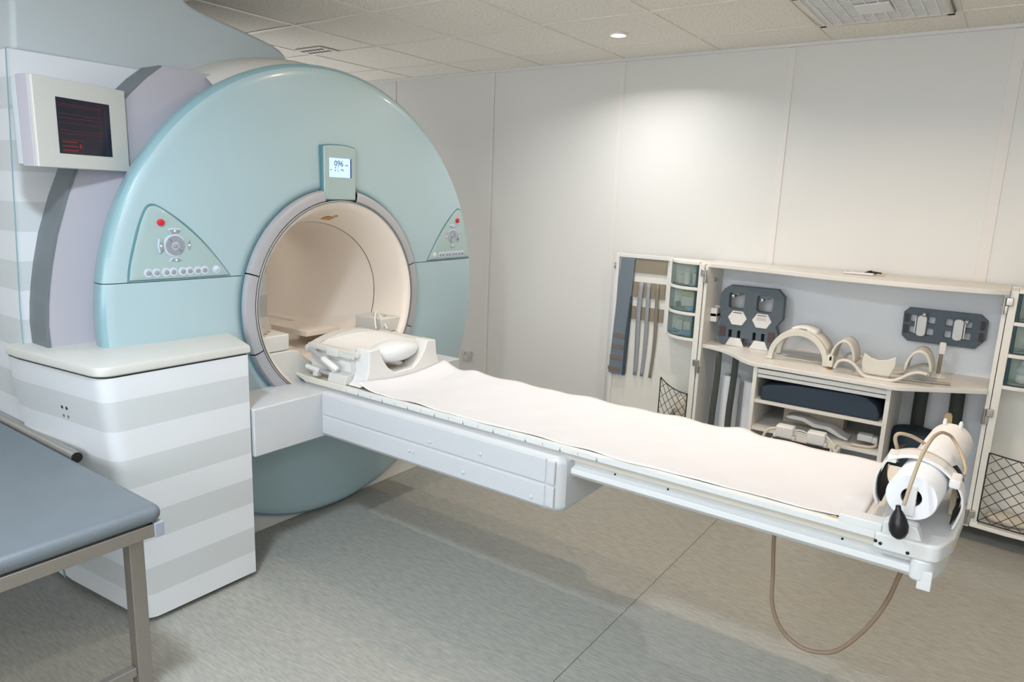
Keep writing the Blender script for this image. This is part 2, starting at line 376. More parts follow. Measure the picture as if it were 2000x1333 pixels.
for i in range(6):
    for j in range(2): g.box(-4.03+i*.037, -4.01+i*.037, 3.17+j*.06, 3.20+j*.06, ZC-.0115, ZC-.0095)
g.box(-4.03, -3.82, 3.172, 3.176, ZC-.011, ZC-.0095)
g.build('perforations', 'gap', t)
# wall socket
t = thing('wall_socket', 'white round-pin wall power socket low beside the scanner', 'socket', (-3.468, YB-.006, .345))
B('plate', 'cream', t, -3.51, -3.426, YB-.012, YB-.001, .303, .387, .003)
G().lathe([(YB-.012, .031), (YB-.016, .031), (YB-.016, .027), (YB-.003, .024), (YB-.003, .0001)], (-3.468, .345), 1, 28).build('well', 'cream', t, smooth=True)
for s in (-1, 1): G().lathe([(YB-.003, .0035), (YB-.0045, .0035), (YB-.0045, .0001)], (-3.468+s*.0095, .345), 1, 10).build('pin_hole', 'gap', t)

# ------------------------------------------------------------------ MRI scanner
YC, ZA = 2.271, 1.08
SC = thing('mri_scanner', 'large MRI scanner with pale teal round face, cream bore and striped side cover', 'scanner', (-3.0, 2.0, 0))
def surfx(r):
    return -2.640-.028*max(0, (r-.53)/.47)**2
prof = [(-2.655, .527)]+[(surfx(r), r) for r in lin(.532, 1.015, 14)]
xe = surfx(1.015)
for k in range(1, 9):
    a = math.pi/2*k/8; prof.append((xe-.035*(1-math.cos(a)), 1.015+.060*math.sin(a)))
edge_i = len(prof)-5
prof_edge = prof[edge_i:]+[(-2.735, 1.073), (-2.770, 1.062), (-2.822, 1.035)]
prof = prof[:edge_i+1]
def disc(profile, nm, m, lab=None):
    G().lathe(profile, (YC, ZA), 0, 160).build(nm+'_upper', m, SC, smooth='all', cut=[((0, 0, 1.2365), (0, 0, -1)), ]).name
def cover(name, zlo, zhi, pn):
    cuts = []
    if zlo is not None: cuts.append(((0, 0, zlo), (0, 0, -1)))
    if zhi is not None: cuts.append(((0, 0, zhi), (0, 0, 1)))
    c = G().lathe(prof, (YC, ZA), 0, 160).build(name, 'teal', SC, smooth='all', cut=cuts)
    e = G().lathe(prof_edge, (YC, ZA), 0, 160).build('cover_edge', 'tealedge', c, smooth='all', cut=cuts, label='darker teal rounded edge')
cover('upper_front_cover', 1.2355, None, None)
cover('lower_front_cover', .012, 1.2325, None)
for sd in (-1, 1): G().lathe([(-2.665, .55), (-2.705, .98), (-2.74, 1.05)], (YC, ZA), 0, 96).build('seam_gap', 'tealdark', SC, cut=[((0, 0, 1.25), (0, 0, 1)), ((0, 0, 1.215), (0, 0, -1)), ((0, YC, 0), (0, sd, 0))])
# cream shell behind the face
G().lathe([(-2.80, 1.062), (-2.818, 1.092), (-2.90, 1.112), (-3.02, 1.125), (-3.3, 1.12), (-4.3, 1.1), (-4.36, 1.0), (-4.36, .01)], (YC, ZA), 0, 100, -math.pi/2, math.radians(119)).build('magnet_shell', 'cream', SC, smooth='all', cut=[((0, 0, .015), (0, 0, -1))])
B('base_plinth', 'white', SC, -4.2, -2.73, 1.55, 3.0, 0, .14, .004)
# side wing
wing = [(1.068, .90), (1.068, .997), (1.066, 1.074), (1.072, 1.148), (1.082, 1.22), (1.096, 1.295), (1.122, 1.404), (1.167, 1.54), (1.209, 1.642), (1.262, 1.735), (1.32, 1.82), (1.37, 1.882), (1.425, 1.942), (1.485, 2.002), (1.547, 2.052)]
G().prism([(y+.011, z) for y, z in wing]+[(1.95, 2.052), (1.95, 1.8), (1.6, 1.5), (1.5, .90)], 0, -2.955, -2.825).build('side_wing', 'lav', SC, bev=.002)
G().prism(wing+[(y+.012, z) for y, z in reversed(wing)], 0, -2.957, -2.822).build('wing_edge', 'band', SC, label='dark grey curved edge band')
# striped body
bl = [(1.10, .015), (1.07, .3), (1.045, .62), (1.037, .98), (1.04, 1.136), (1.055, 1.507), (1.066, 1.774), (1.077, 2.045)]
G().prism(bl+[(2.1, 2.045), (2.1, .015)], 0, -4.35, -2.957).build('side_cover', 'stripe', SC, bev=.006)
g = G()
g.tube([(-2.954, y-.001, z) for y, z in bl], .0022, 6); g.build('cover_seam', 'tealedge', SC)
# turret
tp = [(1.105, 2.04), (1.115, 2.2), (1.125, 2.499), (1.71, 2.499), (1.725, 2.44), (1.745, 2.39), (1.775, 2.352), (1.83, 2.332), (1.90, 2.318), (1.98, 2.304), (2.06, 2.29), (2.13, 2.276), (2.19, 2.262), (2.235, 2.246), (2.262, 2.226), (2.275, 2.2), (2.28, 2.16), (2.28, 2.02)]
G().prism(tp, 0, -4.3, -2.985).build('tower_cover', 'turret', SC, bev=.02, seg=4)
# service cabinet in front
def hull(levels):
    g = G(); n = len(levels[0][1]); V = []
    for z, P in levels: V += [(x, y, z) for x, y in P]
    L = len(levels)
    g.add(V, [(i*n+k, i*n+(k+1) % n, (i+1)*n+(k+1) % n, (i+1)*n+k) for i in range(L-1) for k in range(n)]+[tuple(range(n-1, -1, -1)), tuple((L-1)*n+k for k in range(n))]); return g
def cabsec(t, g=0):
    yn = 1.150+(1.052-1.150)*t; yb = 1.105+(.995-1.105)*t; P = []
    # rounded near corner between left face (back-left -> near) and front face
    a = Vector((-2.90, yb-g)); c = Vector((-2.40+g, yn-g)); b = Vector((-2.40+g, 1.605+g)); r = .055
    u = (a-c).normalized(); v = (b-c).normalized()
    p0 = c+u*r; p2 = c+v*r
    P.append((-2.99, yb-g)); P.append(tuple(a))
    for k in range(7):
        s = k/6; q = p0*(1-s)**2+c*2*s*(1-s)+p2*s*s; P.append((q.x, q.y))
    P += [(b.x, b.y), (-2.695, 1.70+g), (-2.99, 1.70+g)]
    return P
svc = hull([(.022, cabsec(.0)), (.3, cabsec(.31)), (.62, cabsec(.65)), (.955, cabsec(1))]).build('service_cover', 'stripe', SC, smooth=True)
hull([(.0, cabsec(0, -.03)), (.03, cabsec(0, -.03))]).build('plinth_gap', 'gap', SC)
hull([(.95, cabsec(1, -.004)), (.965, cabsec(1, -.004))]).build('lid_gap', 'gap', SC)
hull([(.9615, cabsec(1, .003)), (.966, cabsec(1, .007)), (.985, cabsec(1, .007)), (.994, cabsec(1, .003)), (.997, cabsec(1, -.005))]).build('cover_lid', 'lidm', SC, smooth=True)
for dx in (0, .028):
    for dz in (0, -.032):
        p = (-2.672+dx, (1.0115 if dz == 0 else 1.0153)+(.228+dx)/.5*.0552, .812+dz)
        G().lathe([(p[1]+.01, .0065), (p[1], .0065), (p[1]-.001, .004), (p[1]-.001, .0001)], (p[0], p[2]), 1, 12).build('screw', 'gap' if dz == 0 else 'steel', svc)
# bore ring
rp = [(-2.648, .529), (-2.630, .528), (-2.613, .523), (-2.608, .506), (-2.609, .482), (-2.616, .475), (-2.64, .474)]
def arc(z0, z1, side):
    r = .5
    a0 = math.asin((z0-ZA)/r); a1 = math.asin(min(1, (z1-ZA)/r))
    return (a0, a1) if side > 0 else (math.pi-a1, math.pi-a0)
gapz = .0025
half = .0955
for sd in (-1, 1):
    at = math.acos(half/.5); a0 = math.asin((1.234+gapz-ZA)/.5)
    A = (a0, at) if sd > 0 else (math.pi-at, math.pi-a0)
    G().lathe(rp, (YC, ZA), 0, 40, *A).build('bore_ring', 'ring', SC, smooth=True)
    A = arc(.897+gapz, 1.234-gapz, sd); G().lathe(rp, (YC, ZA), 0, 30, *A).build('bore_ring', 'ring', SC, smooth=True)
    a1 = math.asin((.897-gapz-ZA)/.5); A = (-math.pi/2, a1) if sd > 0 else (math.pi-a1, 1.5*math.pi)
    G().lathe(rp, (YC, ZA), 0, 40, *A).build('bore_ring', 'ring', SC, smooth=True)
G().lathe([(-2.655, .545), (-2.637, .5395), (-2.636, .534), (-2.65, .534)], (YC, ZA), 0, 128).build('ring_gasket', 'tealdark', SC, smooth=True, cut=[((0, 0, .02), (0, 0, -1))])
G().lathe([(-2.64, .4735), (-2.6035, .4725), (-2.6035, .4695), (-2.64, .469)], (YC, ZA), 0, 128).build('ring_gasket', 'band', SC, smooth=True)
# bore
def ZS(x):
    for (xa, ka), (xb, kb) in (((-2.60, 1), (-2.625, .995)), ((-2.625, .995), (-2.85, .845)), ((-2.85, .845), (-3.4, 1))):
        if x >= xb: return ka+(kb-ka)*max(0, min(1, (x-xa)/(xb-xa)))
    return 1
def bored(prof_):
    g = G(); g.lathe(prof_, (YC, ZA), 0, 128)
    for v in g.v:
        if v.z > ZA: v.z = ZA+(v.z-ZA)*ZS(v.x)
    return g
bored([(-2.612, .4755), (-2.6105, .470), (-2.614, .462), (-2.628, .450), (-2.655, .441), (-2.70, .436), (-2.76, .434), (-2.80, .432), (-2.845, .431)]).build('bore_mouth', 'bore', SC, smooth='all')
bored([(-2.845, .431), (-2.8475, .4365), (-2.850, .431)]).build('mouth_seam', 'gap', SC)
bored([(-2.850, .431), (-2.90, .424), (-3.0, .405), (-3.1, .385), (-3.22, .366), (-3.4, .356), (-4.3, .356), (-4.3, .0001)]).build('bore_tube', 'bore', SC, smooth='all')
# lower mouth panels (between the two circles) and step blocks
def circ(r, y): return ZA-math.sqrt(max(0, r*r-(y-YC)**2))
for s in (-1, 1):
    ysn = [YC+s*d for d in lin(.0, .412, 26)]
    outer = [(y, circ(.462, y)) for y in ysn]; outer = [(y, z) for y, z in outer if z < .872]
    inner = []
    for a in lin(0, 1, 20):
        th = a*math.radians(52); inner.append((YC+s*.325*math.sin(th), ZA-.325*math.cos(th)))
    yl = outer[-1][0]
    poly = outer+[(yl, .876), (YC+s*.285, .876)]+list(reversed([p for p in inner if p[1] < .876]))
    G().prism(poly, 0, -2.80, -2.632).build('mouth_panel', 'cream', SC, bev=.004)
    o = G().prism([(YC+s*.437, .878), (YC+s*.29, .878), (YC+s*.286, .953), (YC+s*.43, .953)], 0, -2.84, -2.642).build('mouth_step', 'cream', SC, bev=.006)
    G().ball((-2.70, YC+s*.37, .954), .012, .007, .002).build('laser_window', 'steel', o)
    G().ball((-2.735, YC+s*.33, .954), .010, .007, .002).build('laser_label', 'orange', o)
    G().prism([(YC+s*.40, .88), (YC+s*.27, .83), (YC+s*.27, .86), (YC+s*.40, .935)], 0, -4.25, -2.86).build('bore_rail', 'bore', SC, bev=.004)
    G().box(-2.86, -2.70, YC+s*.255-.03, YC+s*.255+.03, .80, .875).build('rail_stop', 'cream', SC, bev=.004)
B('bore_bridge', 'bore', SC, -4.25, -2.70, YC-.22, YC+.22, .74, .775, .004)
B('cable_tray', 'bore', SC, -3.25, -2.95, YC+.05, YC+.27, .845, .875, .004)
# lights labels inside the bore top
def bore_patch(name, m, a0, a1, x0, x1, off=-.0015, r0=.444, r1=.438, skew=0):
    g = G()
    def fn(u, v):
        a = a0+(a1-a0)*u; x = x0+(x1-x0)*v; r = r0+(r1-r0)*v+off; a2 = a+skew*v
        return (x, YC+r*math.cos(a2), ZA+r*math.sin(a2)*ZS(x))
    g.grid(fn, lin(0, 1, 6), lin(0, 1, 4)); return g.build(name, m, SC)
bore_patch('warning_label', 'orange', math.radians(80), math.radians(87), -2.79, -2.745, off=-.003, r0=.4325, r1=.4345)
bore_patch('warning_label', 'orange', math.radians(80), math.radians(82.5), -2.735, -2.718, off=-.003, r0=.435, r1=.4355)
# control panels
def patch(name, m, parent, poly, off, skirt, cen=None, label=None):
    cy = sum(p[0] for p in poly)/len(poly); cz = sum(p[1] for p in poly)/len(poly)
    def px(y, z, o): return surf(y, z)+o
    V = []; F = []; nn = len(poly); sc = [1, .985, .85, .7, .5, .3, .12]
    V += [(surf(y, z)+off-skirt, y, z) for y, z in poly]
    for s in sc:
        for y, z in poly:
            yy, zz = cy+(y-cy)*s, cz+(z-cz)*s; V.append((surf(yy, zz)+off-(.001 if s == 1 else 0), yy, zz))
    for i in range(len(sc)):
        for k in range(nn): F.append((i*nn+k, i*nn+(k+1) % nn, (i+1)*nn+(k+1) % nn, (i+1)*nn+k))
    F.append(tuple(len(sc)*nn+k for k in range(nn)))
    return G().add(V, F).build(name, m, parent, smooth=True, label=label)
def surf(y, z):
    r = math.hypot(y-YC, z-ZA)
    if r <= 1.015: return surfx(r)
    t = min(1, (r-1.015)/.060); return xe-.035*(1-math.sqrt(1-t*t))
def smooth_poly(P, closed=True, it=2):
    for _ in range(it):
        Q = []
        for i in range(len(P)):
            a, b = P[i], P[(i+1) % len(P)]
            if math.hypot(a[0]-b[0], a[1]-b[1]) < .002: Q.append(a); continue
            Q += [(a[0]*.75+b[0]*.25, a[1]*.75+b[1]*.25), (a[0]*.25+b[0]*.75, a[1]*.25+b[1]*.75)]
        P = Q
    return P
panL = [(1.297, 1.243), (1.299, 1.243), (1.303, 1.28), (1.317, 1.335), (1.334, 1.39), (1.352, 1.447), (1.378, 1.508), (1.400, 1.520), (1.424, 1.514), (1.492, 1.465), (1.562, 1.401), (1.605, 1.355), (1.640, 1.312), (1.672, 1.270), (1.690, 1.244), (1.692, 1.243)]
for sd in (1, -1):
    mir = (lambda y: y) if sd > 0 else (lambda y: 2*2.298-y)
    P = [(mir(y), z) for y, z in smooth_poly(panL)]
    cy = mir(1.47); 
    big = []
    ccy = sum(p[0] for p in P)/len(P); ccz = sum(p[1] for p in P)/len(P)
    for y, z in P:
        d = Vector((y-ccy, z-ccz)); d = d*(1+.009/d.length); big.append((ccy+d.x, max(1.238, ccz+d.y)))
    rim = patch('panel_rim', 'tealdark', SC, big, .0025, .012)
    pn = patch('control_panel', 'panel', SC, P, .006, .008)
    def ctrl(y, z, off=.006): return surf(mir(y), z)+off
    def disc_btn(nm, y, z, r, m, h=.006, halo=True):
        x = ctrl(y, z)-.002; c = (mir(y), z)
        if halo: G().lathe([(x, r+.007), (x+.003, r+.0065), (x+.0032, .0001)], c, 0, 20).build('button_surround', 'halo', pn, smooth=True)
        return G().lathe([(x, r), (x+h-.001, r), (x+h, r-.0015), (x+h+.0008, .0001)], c, 0, 20).build(nm, m, pn, smooth=True)
    disc_btn('emergency_button', 1.423, 1.457, .0125, 'red', .012, False)
    # round pad in two halves with a centre button
    x = ctrl(1.471, 1.369)
    G().lathe([(x-.002, .044), (x+.002, .043), (x+.0022, .0001)], (mir(1.471), 1.369), 0, 32).build('button_surround', 'halo', pn, smooth=True)
    for h in (0, 1):
        a0 = math.radians(-47+180*h) if sd > 0 else math.radians(-133+180*h)
        G().lathe([(x+.001, .016), (x+.006, .017), (x+.0065, .036), (x+.001, .038)], (mir(1.471), 1.369), 0, 24, a0+.04, a0+math.pi-.04).build('direction_button', 'silver', pn, smooth=True)
    disc_btn('centre_button', 1.471, 1.369, .0105, 'silver', .009)
    for ang in (0, 90, 180, 270):
        a = math.radians(ang); R0 = .048
        def P2(rr, da): t = a+da; return (mir(1.471+rr*math.cos(t)), 1.369+rr*math.sin(t))
        arcp = [P2(.062, d) for d in lin(-.36, .36, 8)]; inn = [P2(.05, d) for d in lin(.22, -.22, 5)]
        halo = [P2(.067, d) for d in lin(-.43, .43, 8)]+[P2(.047, d) for d in lin(.26, -.26, 5)]
        G().prism(halo, 0, x-.002, x+.002).build('button_surround', 'halo', pn)
        G().prism(arcp+inn, 0, x, x+.006).build('arrow_button', 'silver', pn, bev=.001)
        q = P2(.056, 0); G().lathe([(x+.0061, .004), (x+.0066, .004), (x+.0066, .0001)], q, 0, 12).build('button_mark', 'whiteink', pn)
    ysb = [1.366, 1.396, 1.432, 1.459, 1.496, 1.523, 1.556, 1.584]
    for y in ysb: disc_btn('round_button', y, 1.268, .0098, 'silver')
    disc_btn('round_button', 1.634, 1.269, .0095, 'halo')
# display panel
ds = [(2.1760, 1.557), (2.1760, 1.797), (2.2210, 1.803), (2.2720, 1.805), (2.3210, 1.803), (2.3640, 1.797), (2.3640, 1.557)]
cy = 2.270
G().prism([(cy+(y-cy)*1.05, 1.69+(z-1.69)*1.045) for y, z in ds], 0, -2.68, -2.622).build('display_rim', 'tealdark', SC, bev=.003)
dp = G().prism(ds, 0, -2.68, -2.613).build('display_housing', 'panel', SC, bev=.006)
B('lcd_side', 'lcdside', dp, -2.615, -2.6115, 2.3240, 2.3350, 1.660, 1.747, 0)
sc = B('lcd_screen', 'lcd', dp, -2.615, -2.611, 2.2040, 2.3270, 1.660, 1.747, .0005)
TD = lambda y, z: frame((-2.6105, y, z), (0, 1, 0), (0, 0, 1))
words('lcd_digits', '096', .036, 'lcdink', sc, TD(2.2580, 1.722)); words('lcd_text', 'mm', .013, 'lcdink', sc, TD(2.3040, 1.717)); words('lcd_text', 'Mm', .013, 'lcdink', sc, TD(2.2790, 1.694))
for (a, b) in ((2.2380, 1.703), (2.2380, 1.691), (2.2120, 1.693)): G().box(-2.6115, -2.6105, a-.004, a+.004, b-.002, b+.002).build('lcd_mark', 'lcdink', sc)
words('lcd_mark', '/', .02, 'lcdink', sc, TD(2.2540, 1.706)); words('lcd_mark', '\\', .02, 'lcdink', sc, TD(2.2540, 1.688)); words('lcd_mark', ':', .016, 'lcdink', sc, TD(2.3160, 1.675))

# ------------------------------------------------------------------ patient table
TB = thing('patient_table', 'long white MRI patient table reaching out of the scanner bore', 'table', (-1.4, 2.29, 0))
B('support_arm', 'boom', TB, -2.74, -2.39, 1.615, 2.9, .525, .728, .006)
bo = G().prism([(-2.42, 1.958), (-1.20, 1.958), (-1.165, 1.966), (-1.150, 1.99), (-1.147, 2.05), (-1.147, 2.55), (-1.19, 2.62), (-2.42, 2.62)], 2, .525, .731).build('support_beam', 'boom', TB, bev=.028, seg=5)
B('side_panel', 'boom', TB, -2.385, -1.215, 1.953, 1.962, .632, .722, .004)
B('side_panel', 'boom', TB, -2.385, -1.215, 1.953, 1.962, .545, .624, .004)
B('side_panel', 'boom', TB, -1.209, -1.178, 1.953, 1.966, .632, .718, .004)
B('side_panel', 'boom', TB, -1.209, -1.178, 1.953, 1.966, .548, .624, .004)
for (x, z) in ((-1.75, .655), (-1.50, .668), (-1.86, .592), (-1.84, .592), (-1.58, .575), (-1.27, .566)):
    G().ball((x, 1.952, z), .008, .004, .008, 12, 8).build('screw_cap', 'boom', bo)
half = [(2.000, .764), (2.000, .742), (2.008, .736), (2.013, .7175), (2.036, .709), (2.036, .692), (2.014, .687), (2.012, .670), (2.024, .656)]
tt = [(.0, 0)]
top = [(y, .766-.026*(1-((y-2.29)/.275)**2)) for y in lin(2.015, 2.565, 14)]
far = [(4.58-y, z) for y, z in half]
ttop = [p for p in half[:4]]
poly = [(2.30, .7155)]; 
outl = [(2.030, .7155), (2.013, .7175), (2.008, .736), (2.000, .742), (2.000, .762), (2.005, .768)]+top+[(2.575, .768), (2.58, .762), (2.58, .742), (2.572, .736), (2.567, .7175), (2.55, .7155)]
g = G().prism(outl, 0, -2.56, -.15)
# tip tapering up into the bore
V = []; 
def secx(sc_, x): return [(x+(.07 if z < .75 else 0)*sc_, 2.29+(y-2.29)*(1-.04*sc_), z+.0*sc_) for y, z in outl]
A = [(-2.56, y, z) for y, z in outl]; Bq = secx(1, -2.655); n_ = len(outl)
g.add(A+Bq, [(k, (k+1) % n_, n_+(k+1) % n_, n_+k) for k in range(n_)]+[tuple(range(n_, 2*n_))])
tp_ = g.build('tabletop', 'ivory', TB, bev=.0015)
for s in (0, 1):
    r_ = [(2.036, .712), (2.036, .692), (2.014, .687), (2.012, .670), (2.026, .655), (2.12, .655), (2.12, .712)]
    if s: r_ = [(4.58-y, z) for y, z in r_]
    rl = G().prism(r_, 0, -2.40, -.09).build('side_rail', 'tablewhite', TB, bev=.0015)
    if not s:
        for x in (-.99, -.80, -.28): G().lathe([(2.0365, .0035), (2.034, .0035), (2.034, .0001)], (x, .70), 1, 10).build('rail_hole', 'gap', rl)
strip = B('scale_strip', 'tablewhite', TB, -2.30, -.20, 1.997, 2.001, .744, .761, .0005)
g = G()
for k in range(18):
    x = -2.275+.0725*k
    g.box(x-.0008, x+.0008, 1.9965, 1.998, .746, .757)
    if k % 2: g.box(x-.0035, x+.0035, 1.9965, 1.998, .7445, .749)
g.build('scale_marks', 'tick', strip)
B('dark_joint', 'gap', TB, -2.55, -1.15, 2.02, 2.56, .7305, .7165, 0)
# foot end
ec = [(-.20, 1.997), (-.075, 1.997), (-.055, 2.003), (-.043, 2.02), (-.022, 2.10), (-.012, 2.29), (-.022, 2.48), (-.05, 2.575), (-.07, 2.583), (-.20, 2.583)]
e = G().prism(ec, 2, .715, .764).build('end_cap', 'tablewhite', TB, bev=.008, seg=3)
G().prism([(x-.012, y) for x, y in ec[1:-1]]+[(-.11, 2.575), (-.11, 2.005)], 2, .655, .718).build('end_block', 'tablewhite', TB, bev=.01, seg=3)
B('end_bracket', 'tablewhite', TB, -.088, -.055, 2.0, 2.06, .636, .69, .003); B('end_bracket', 'tablewhite', TB, -.088, -.055, 2.5, 2.56, .636, .69, .003)
G().box(-.0225, -.0205, 2.10, 2.13, .735, .752).build('end_label', 'orange', TB)
for x, z in ((-.195, .738), (-.183, .734), (-.118, .728)): G().lathe([(1.9975, .0048), (1.996, .0048), (1.996, .0001)], (x, z), 1, 12).build('socket_hole', 'gap', e)
B('foot_block', 'tablewhite', TB, -.292, -.185, 2.0, 2.055, .762, .786, .003)
G().prism([(-.185, .762), (-.185, .792), (-.165, .808), (-.105, .80), (-.09, .764)], 1, 2.0, 2.045).build('foot_bracket', 'tablewhite', TB, bev=.004)
G().prism([(-.185, .762), (-.185, .792), (-.165, .808), (-.105, .80), (-.09, .764)], 1, 2.535, 2.58).build('foot_bracket', 'tablewhite', TB, bev=.004)
G().add([(-.33, 2.005, .765), (-.31, 2.03, .763), (-.292, 2.005, .765), (-.30, 2.0, .778)], [(0, 1, 3), (1, 2, 3), (0, 3, 2), (0, 2, 1)]).build('label_tab', 'wood', TB)

# paper sheet
def tz(y): return .7675-.026*(1-((y-2.29)/.275)**2)
rnd = random.Random(3)
bumpx = [(-2.03, .012, .05), (-1.42, .006, .08), (-.74, .013, .05), (-1.0, .004, .06)]
def sheet(u, v):
    x = -2.212+(2.212-.245)*u; 
    yn = 2.006+.006*math.sin(x*9)+.004*math.sin(x*23+1); 
    if x > -.45: yn += (x+.45)*.12
    yf = 2.576+.005*math.sin(x*7+2)+.003*math.sin(x*31)
    y = yn+(yf-yn)*v
    z = tz(min(max(y, 2.015), 2.565))+.0025
    z += .0016*math.sin(x*14+y*9)*math.sin(y*11+x*3)+.0012*math.sin(x*31-y*17)
    for bx, h, wd in bumpx: z += h*math.exp(-((x-bx)/wd)**2)*max(0, (v-.72)/.28)**2
    if x < -2.10: z += .034*((-2.10-x)/.112)**2
    return (x, y, max(z, tz(min(max(y, 2.015), 2.565))+.0012))
tag(G().grid(sheet, lin(0, 1, 160), lin(0, 1, 34)).build('paper_sheet', 'paper', None, smooth='all', solid=.0012), 'long white disposable paper sheet spread over the patient table', 'paper sheet')
# ------------------------------------------------------------------ head coil on the table
HC = thing('head_coil_base', 'cream plastic head coil base with curved top at the scanner end of the table', 'head coil', (-2.4, 2.28, .76))
def cb(u, v):
    a = v*2-1; y = 2.285+.235*a; x = -2.60+.36*u-.0*abs(a); z = .905+.045*(1-a*a)**1.0*(1-u*.35) - .0
    return (x, y, z)
pl = []
for k in range(17):
    a = -1+2*k/16; pl.append((2.285+.235*a, .893+.050*(1-a*a)))
low = [(y, z-.028) for y, z in reversed(pl)]
G().prism(pl+low, 0, -2.62, -2.545).build('rear_bridge', 'cream', HC, bev=.006)
def dish(u, v):
    a = v*2-1; y = 2.285+.205*a; x = -2.56+.25*u
    z = .905+.030*(1-a*a)*(1-u)-.045*(1-a*a)*math.sin(min(1, u*1.4)*math.pi/2)
    return (x, y, z)
G().grid(dish, lin(0, 1, 14), lin(0, 1, 20)).build('head_dish', 'white', HC, smooth='all', solid=.006)
for s in (-1, 1):
    y0 = 2.285+s*.215
    G().box(-2.60, -2.27, y0-.018, y0+.018, .885, .910).build('side_rim', 'cream', HC, bev=.005)
    G().box(-2.60, -2.25, y0-s*.012-.01, y0-s*.012+.01, .775, .887).build('side_panel', 'white', HC, bev=.003)
G().box(-2.47, -2.39, 2.045, 2.085, .868, .906).build('latch_housing', 'cream', HC, bev=.01)
G().box(-2.39, -2.29, 2.05, 2.075, .875, .893).build('latch_arm', 'cream', HC, bev=.003)
G().tube([(-2.565, 2.035, .888), (-2.46, 2.03, .855)], .011, 14).build('lever_rod', 'ring', HC, smooth=True)
G().tube([(-2.47, 2.03, .858), (-2.46, 2.03, .855), (-2.375, 2.028, .826), (-2.367, 2.028, .823)], [.011, .0145, .0145, .008], 16).build('lever_grip', 'white', HC, smooth=True)
G().tube([(-2.43, 2.04, .82), (-2.38, 2.035, .80)], .008, 12).build('lever_foot', 'white', HC, smooth=True)
G().tube([(-2.59, 2.04, .800), (-2.50, 2.04, .793)], .0125, 14).build('lever_grip', 'white', HC, smooth=True)
G().tube([(-2.50, 2.04, .793), (-2.37, 2.04, .790)], .010, 14).build('lever_rod', 'ring', HC, smooth=True)
G().box(-2.53, -2.50, 2.02, 2.05, .768, .79).build('lever_mount', 'cream', HC, bev=.004)
G().add([(-2.50, 2.012, .7685), (-2.478, 2.008, .7685), (-2.462, 2.03, .7690), (-2.488, 2.03, .769)], [(0, 1, 2, 3)]).build('warning_label', 'orange', HC)
G().prism([(2.008, .766), (2.018, .805), (2.075, .812), (2.11, .766)], 0, -2.415, -2.30).build('corner_block', 'cream', HC, bev=.004)
NC = thing('neck_cradle', 'white U-shaped cradle with two tall flared posts on the table', 'cradle', (-2.24, 2.29, .765))
cr = [(2.02, .768), (2.052, .785), (2.070, .83), (2.075, .925), (2.135, .928), (2.155, .875), (2.19, .83), (2.23, .803), (2.35, .803), (2.39, .83), (2.425, .875), (2.445, .920), (2.505, .915), (2.512, .85), (2.53, .80), (2.562, .772)]
G().prism(cr, 0, -2.30, -2.215).build('cradle_body', 'white', NC, bev=.006)
for k in range(3): G().box(-2.325, -2.30, 2.064+k*.022, 2.076+k*.022, .79, .915).build('post_rib', 'cream', NC, bev=.003)
pil = tag(G().ball((-2.285, 2.285, .882), .075, .148, .050, 28, 16).build('head_pillow', 'clear', None, smooth='all'), 'small white padded head cushion resting in the head coil dish', 'cushion')
G().tube(spline([(-2.26, 2.19, .822), (-2.24, 2.24, .818), (-2.24, 2.30, .826), (-2.25, 2.37, .845)], 5), .008, 8)
# cable on far mouth step
t_ = G().tube(spline([(-2.62, 2.50, .91), (-2.66, 2.53, .955), (-2.68, 2.56, .985), (-2.66, 2.585, .94), (-2.62, 2.58, .90)], 6), .0045, 8).build('coil_cable', 'white', HC, smooth='all')
# ------------------------------------------------------------------ roll, belt, bulb and hose
RL = thing('paper_roll', 'thick white paper roll lying across the foot end of the table', 'paper roll', (-.13, 2.3, .80))
ax0 = Vector((-.132, 2.03, .868)); ax1 = Vector((-.085, 2.60, .880))
Tr = frame(ax0, (ax1-ax0).cross(Vector((0, 0, 1))), (0, 0, 1)); LN = (ax1-ax0).length
d = (ax1-ax0).normalized(); xx = Vector((0, 0, 1)).cross(d).normalized(); yy = d.cross(xx)
Tr = Matrix((xx, yy, d)).transposed().to_4x4(); Tr.translation = ax0
G(Tr).lathe([(.004, .024), (0, .026), (0, .0595), (.003, .0615), (LN-.003, .0615), (LN, .0595), (LN, .026), (.3, .024), (.004, .024)], (0, 0), 2, 56).build('paper_winding', 'roll', RL, smooth=True)
G(Tr).lathe([(.003, .024), (LN-.003, .024)], (0, 0), 2, 32).build('core_tube', 'darkhole', RL, smooth=True)
G(Tr).box(-.0125, .0125, -.05, .035, -.006, .004).build('core_bar', 'white', RL, bev=.003)
G(Tr).lathe([(LN-.01, .022), (LN+.03, .02), (LN+.03, .0001)], (0, 0), 2, 20).build('core_plug', 'white', RL, smooth=True)
for s in (-1, 1): G(Tr).tube([(s*.022, .055, LN-.02), (s*.022, .071, LN-.018), (s*.022, .078, LN-.016)], [.006, .006, .003], 8).build('holder_prong', 'white', RL, smooth=True)
BT = thing('patient_belt', 'wide white plastic belt looped over the paper roll', 'belt', (-.13, 2.2, .77))
bpts = spline([(-.222, 0, .772), (-.234, 0, .80), (-.236, 0, .85), (-.222, 0, .895), (-.20, 0, .918), (-.16, 0, .936), (-.12, 0, .938), (-.08, 0, .926), (-.048, 0, .902), (-.026, 0, .872), (-.020, 0, .835), (-.026, 0, .80), (-.034, 0, .772)], 5)
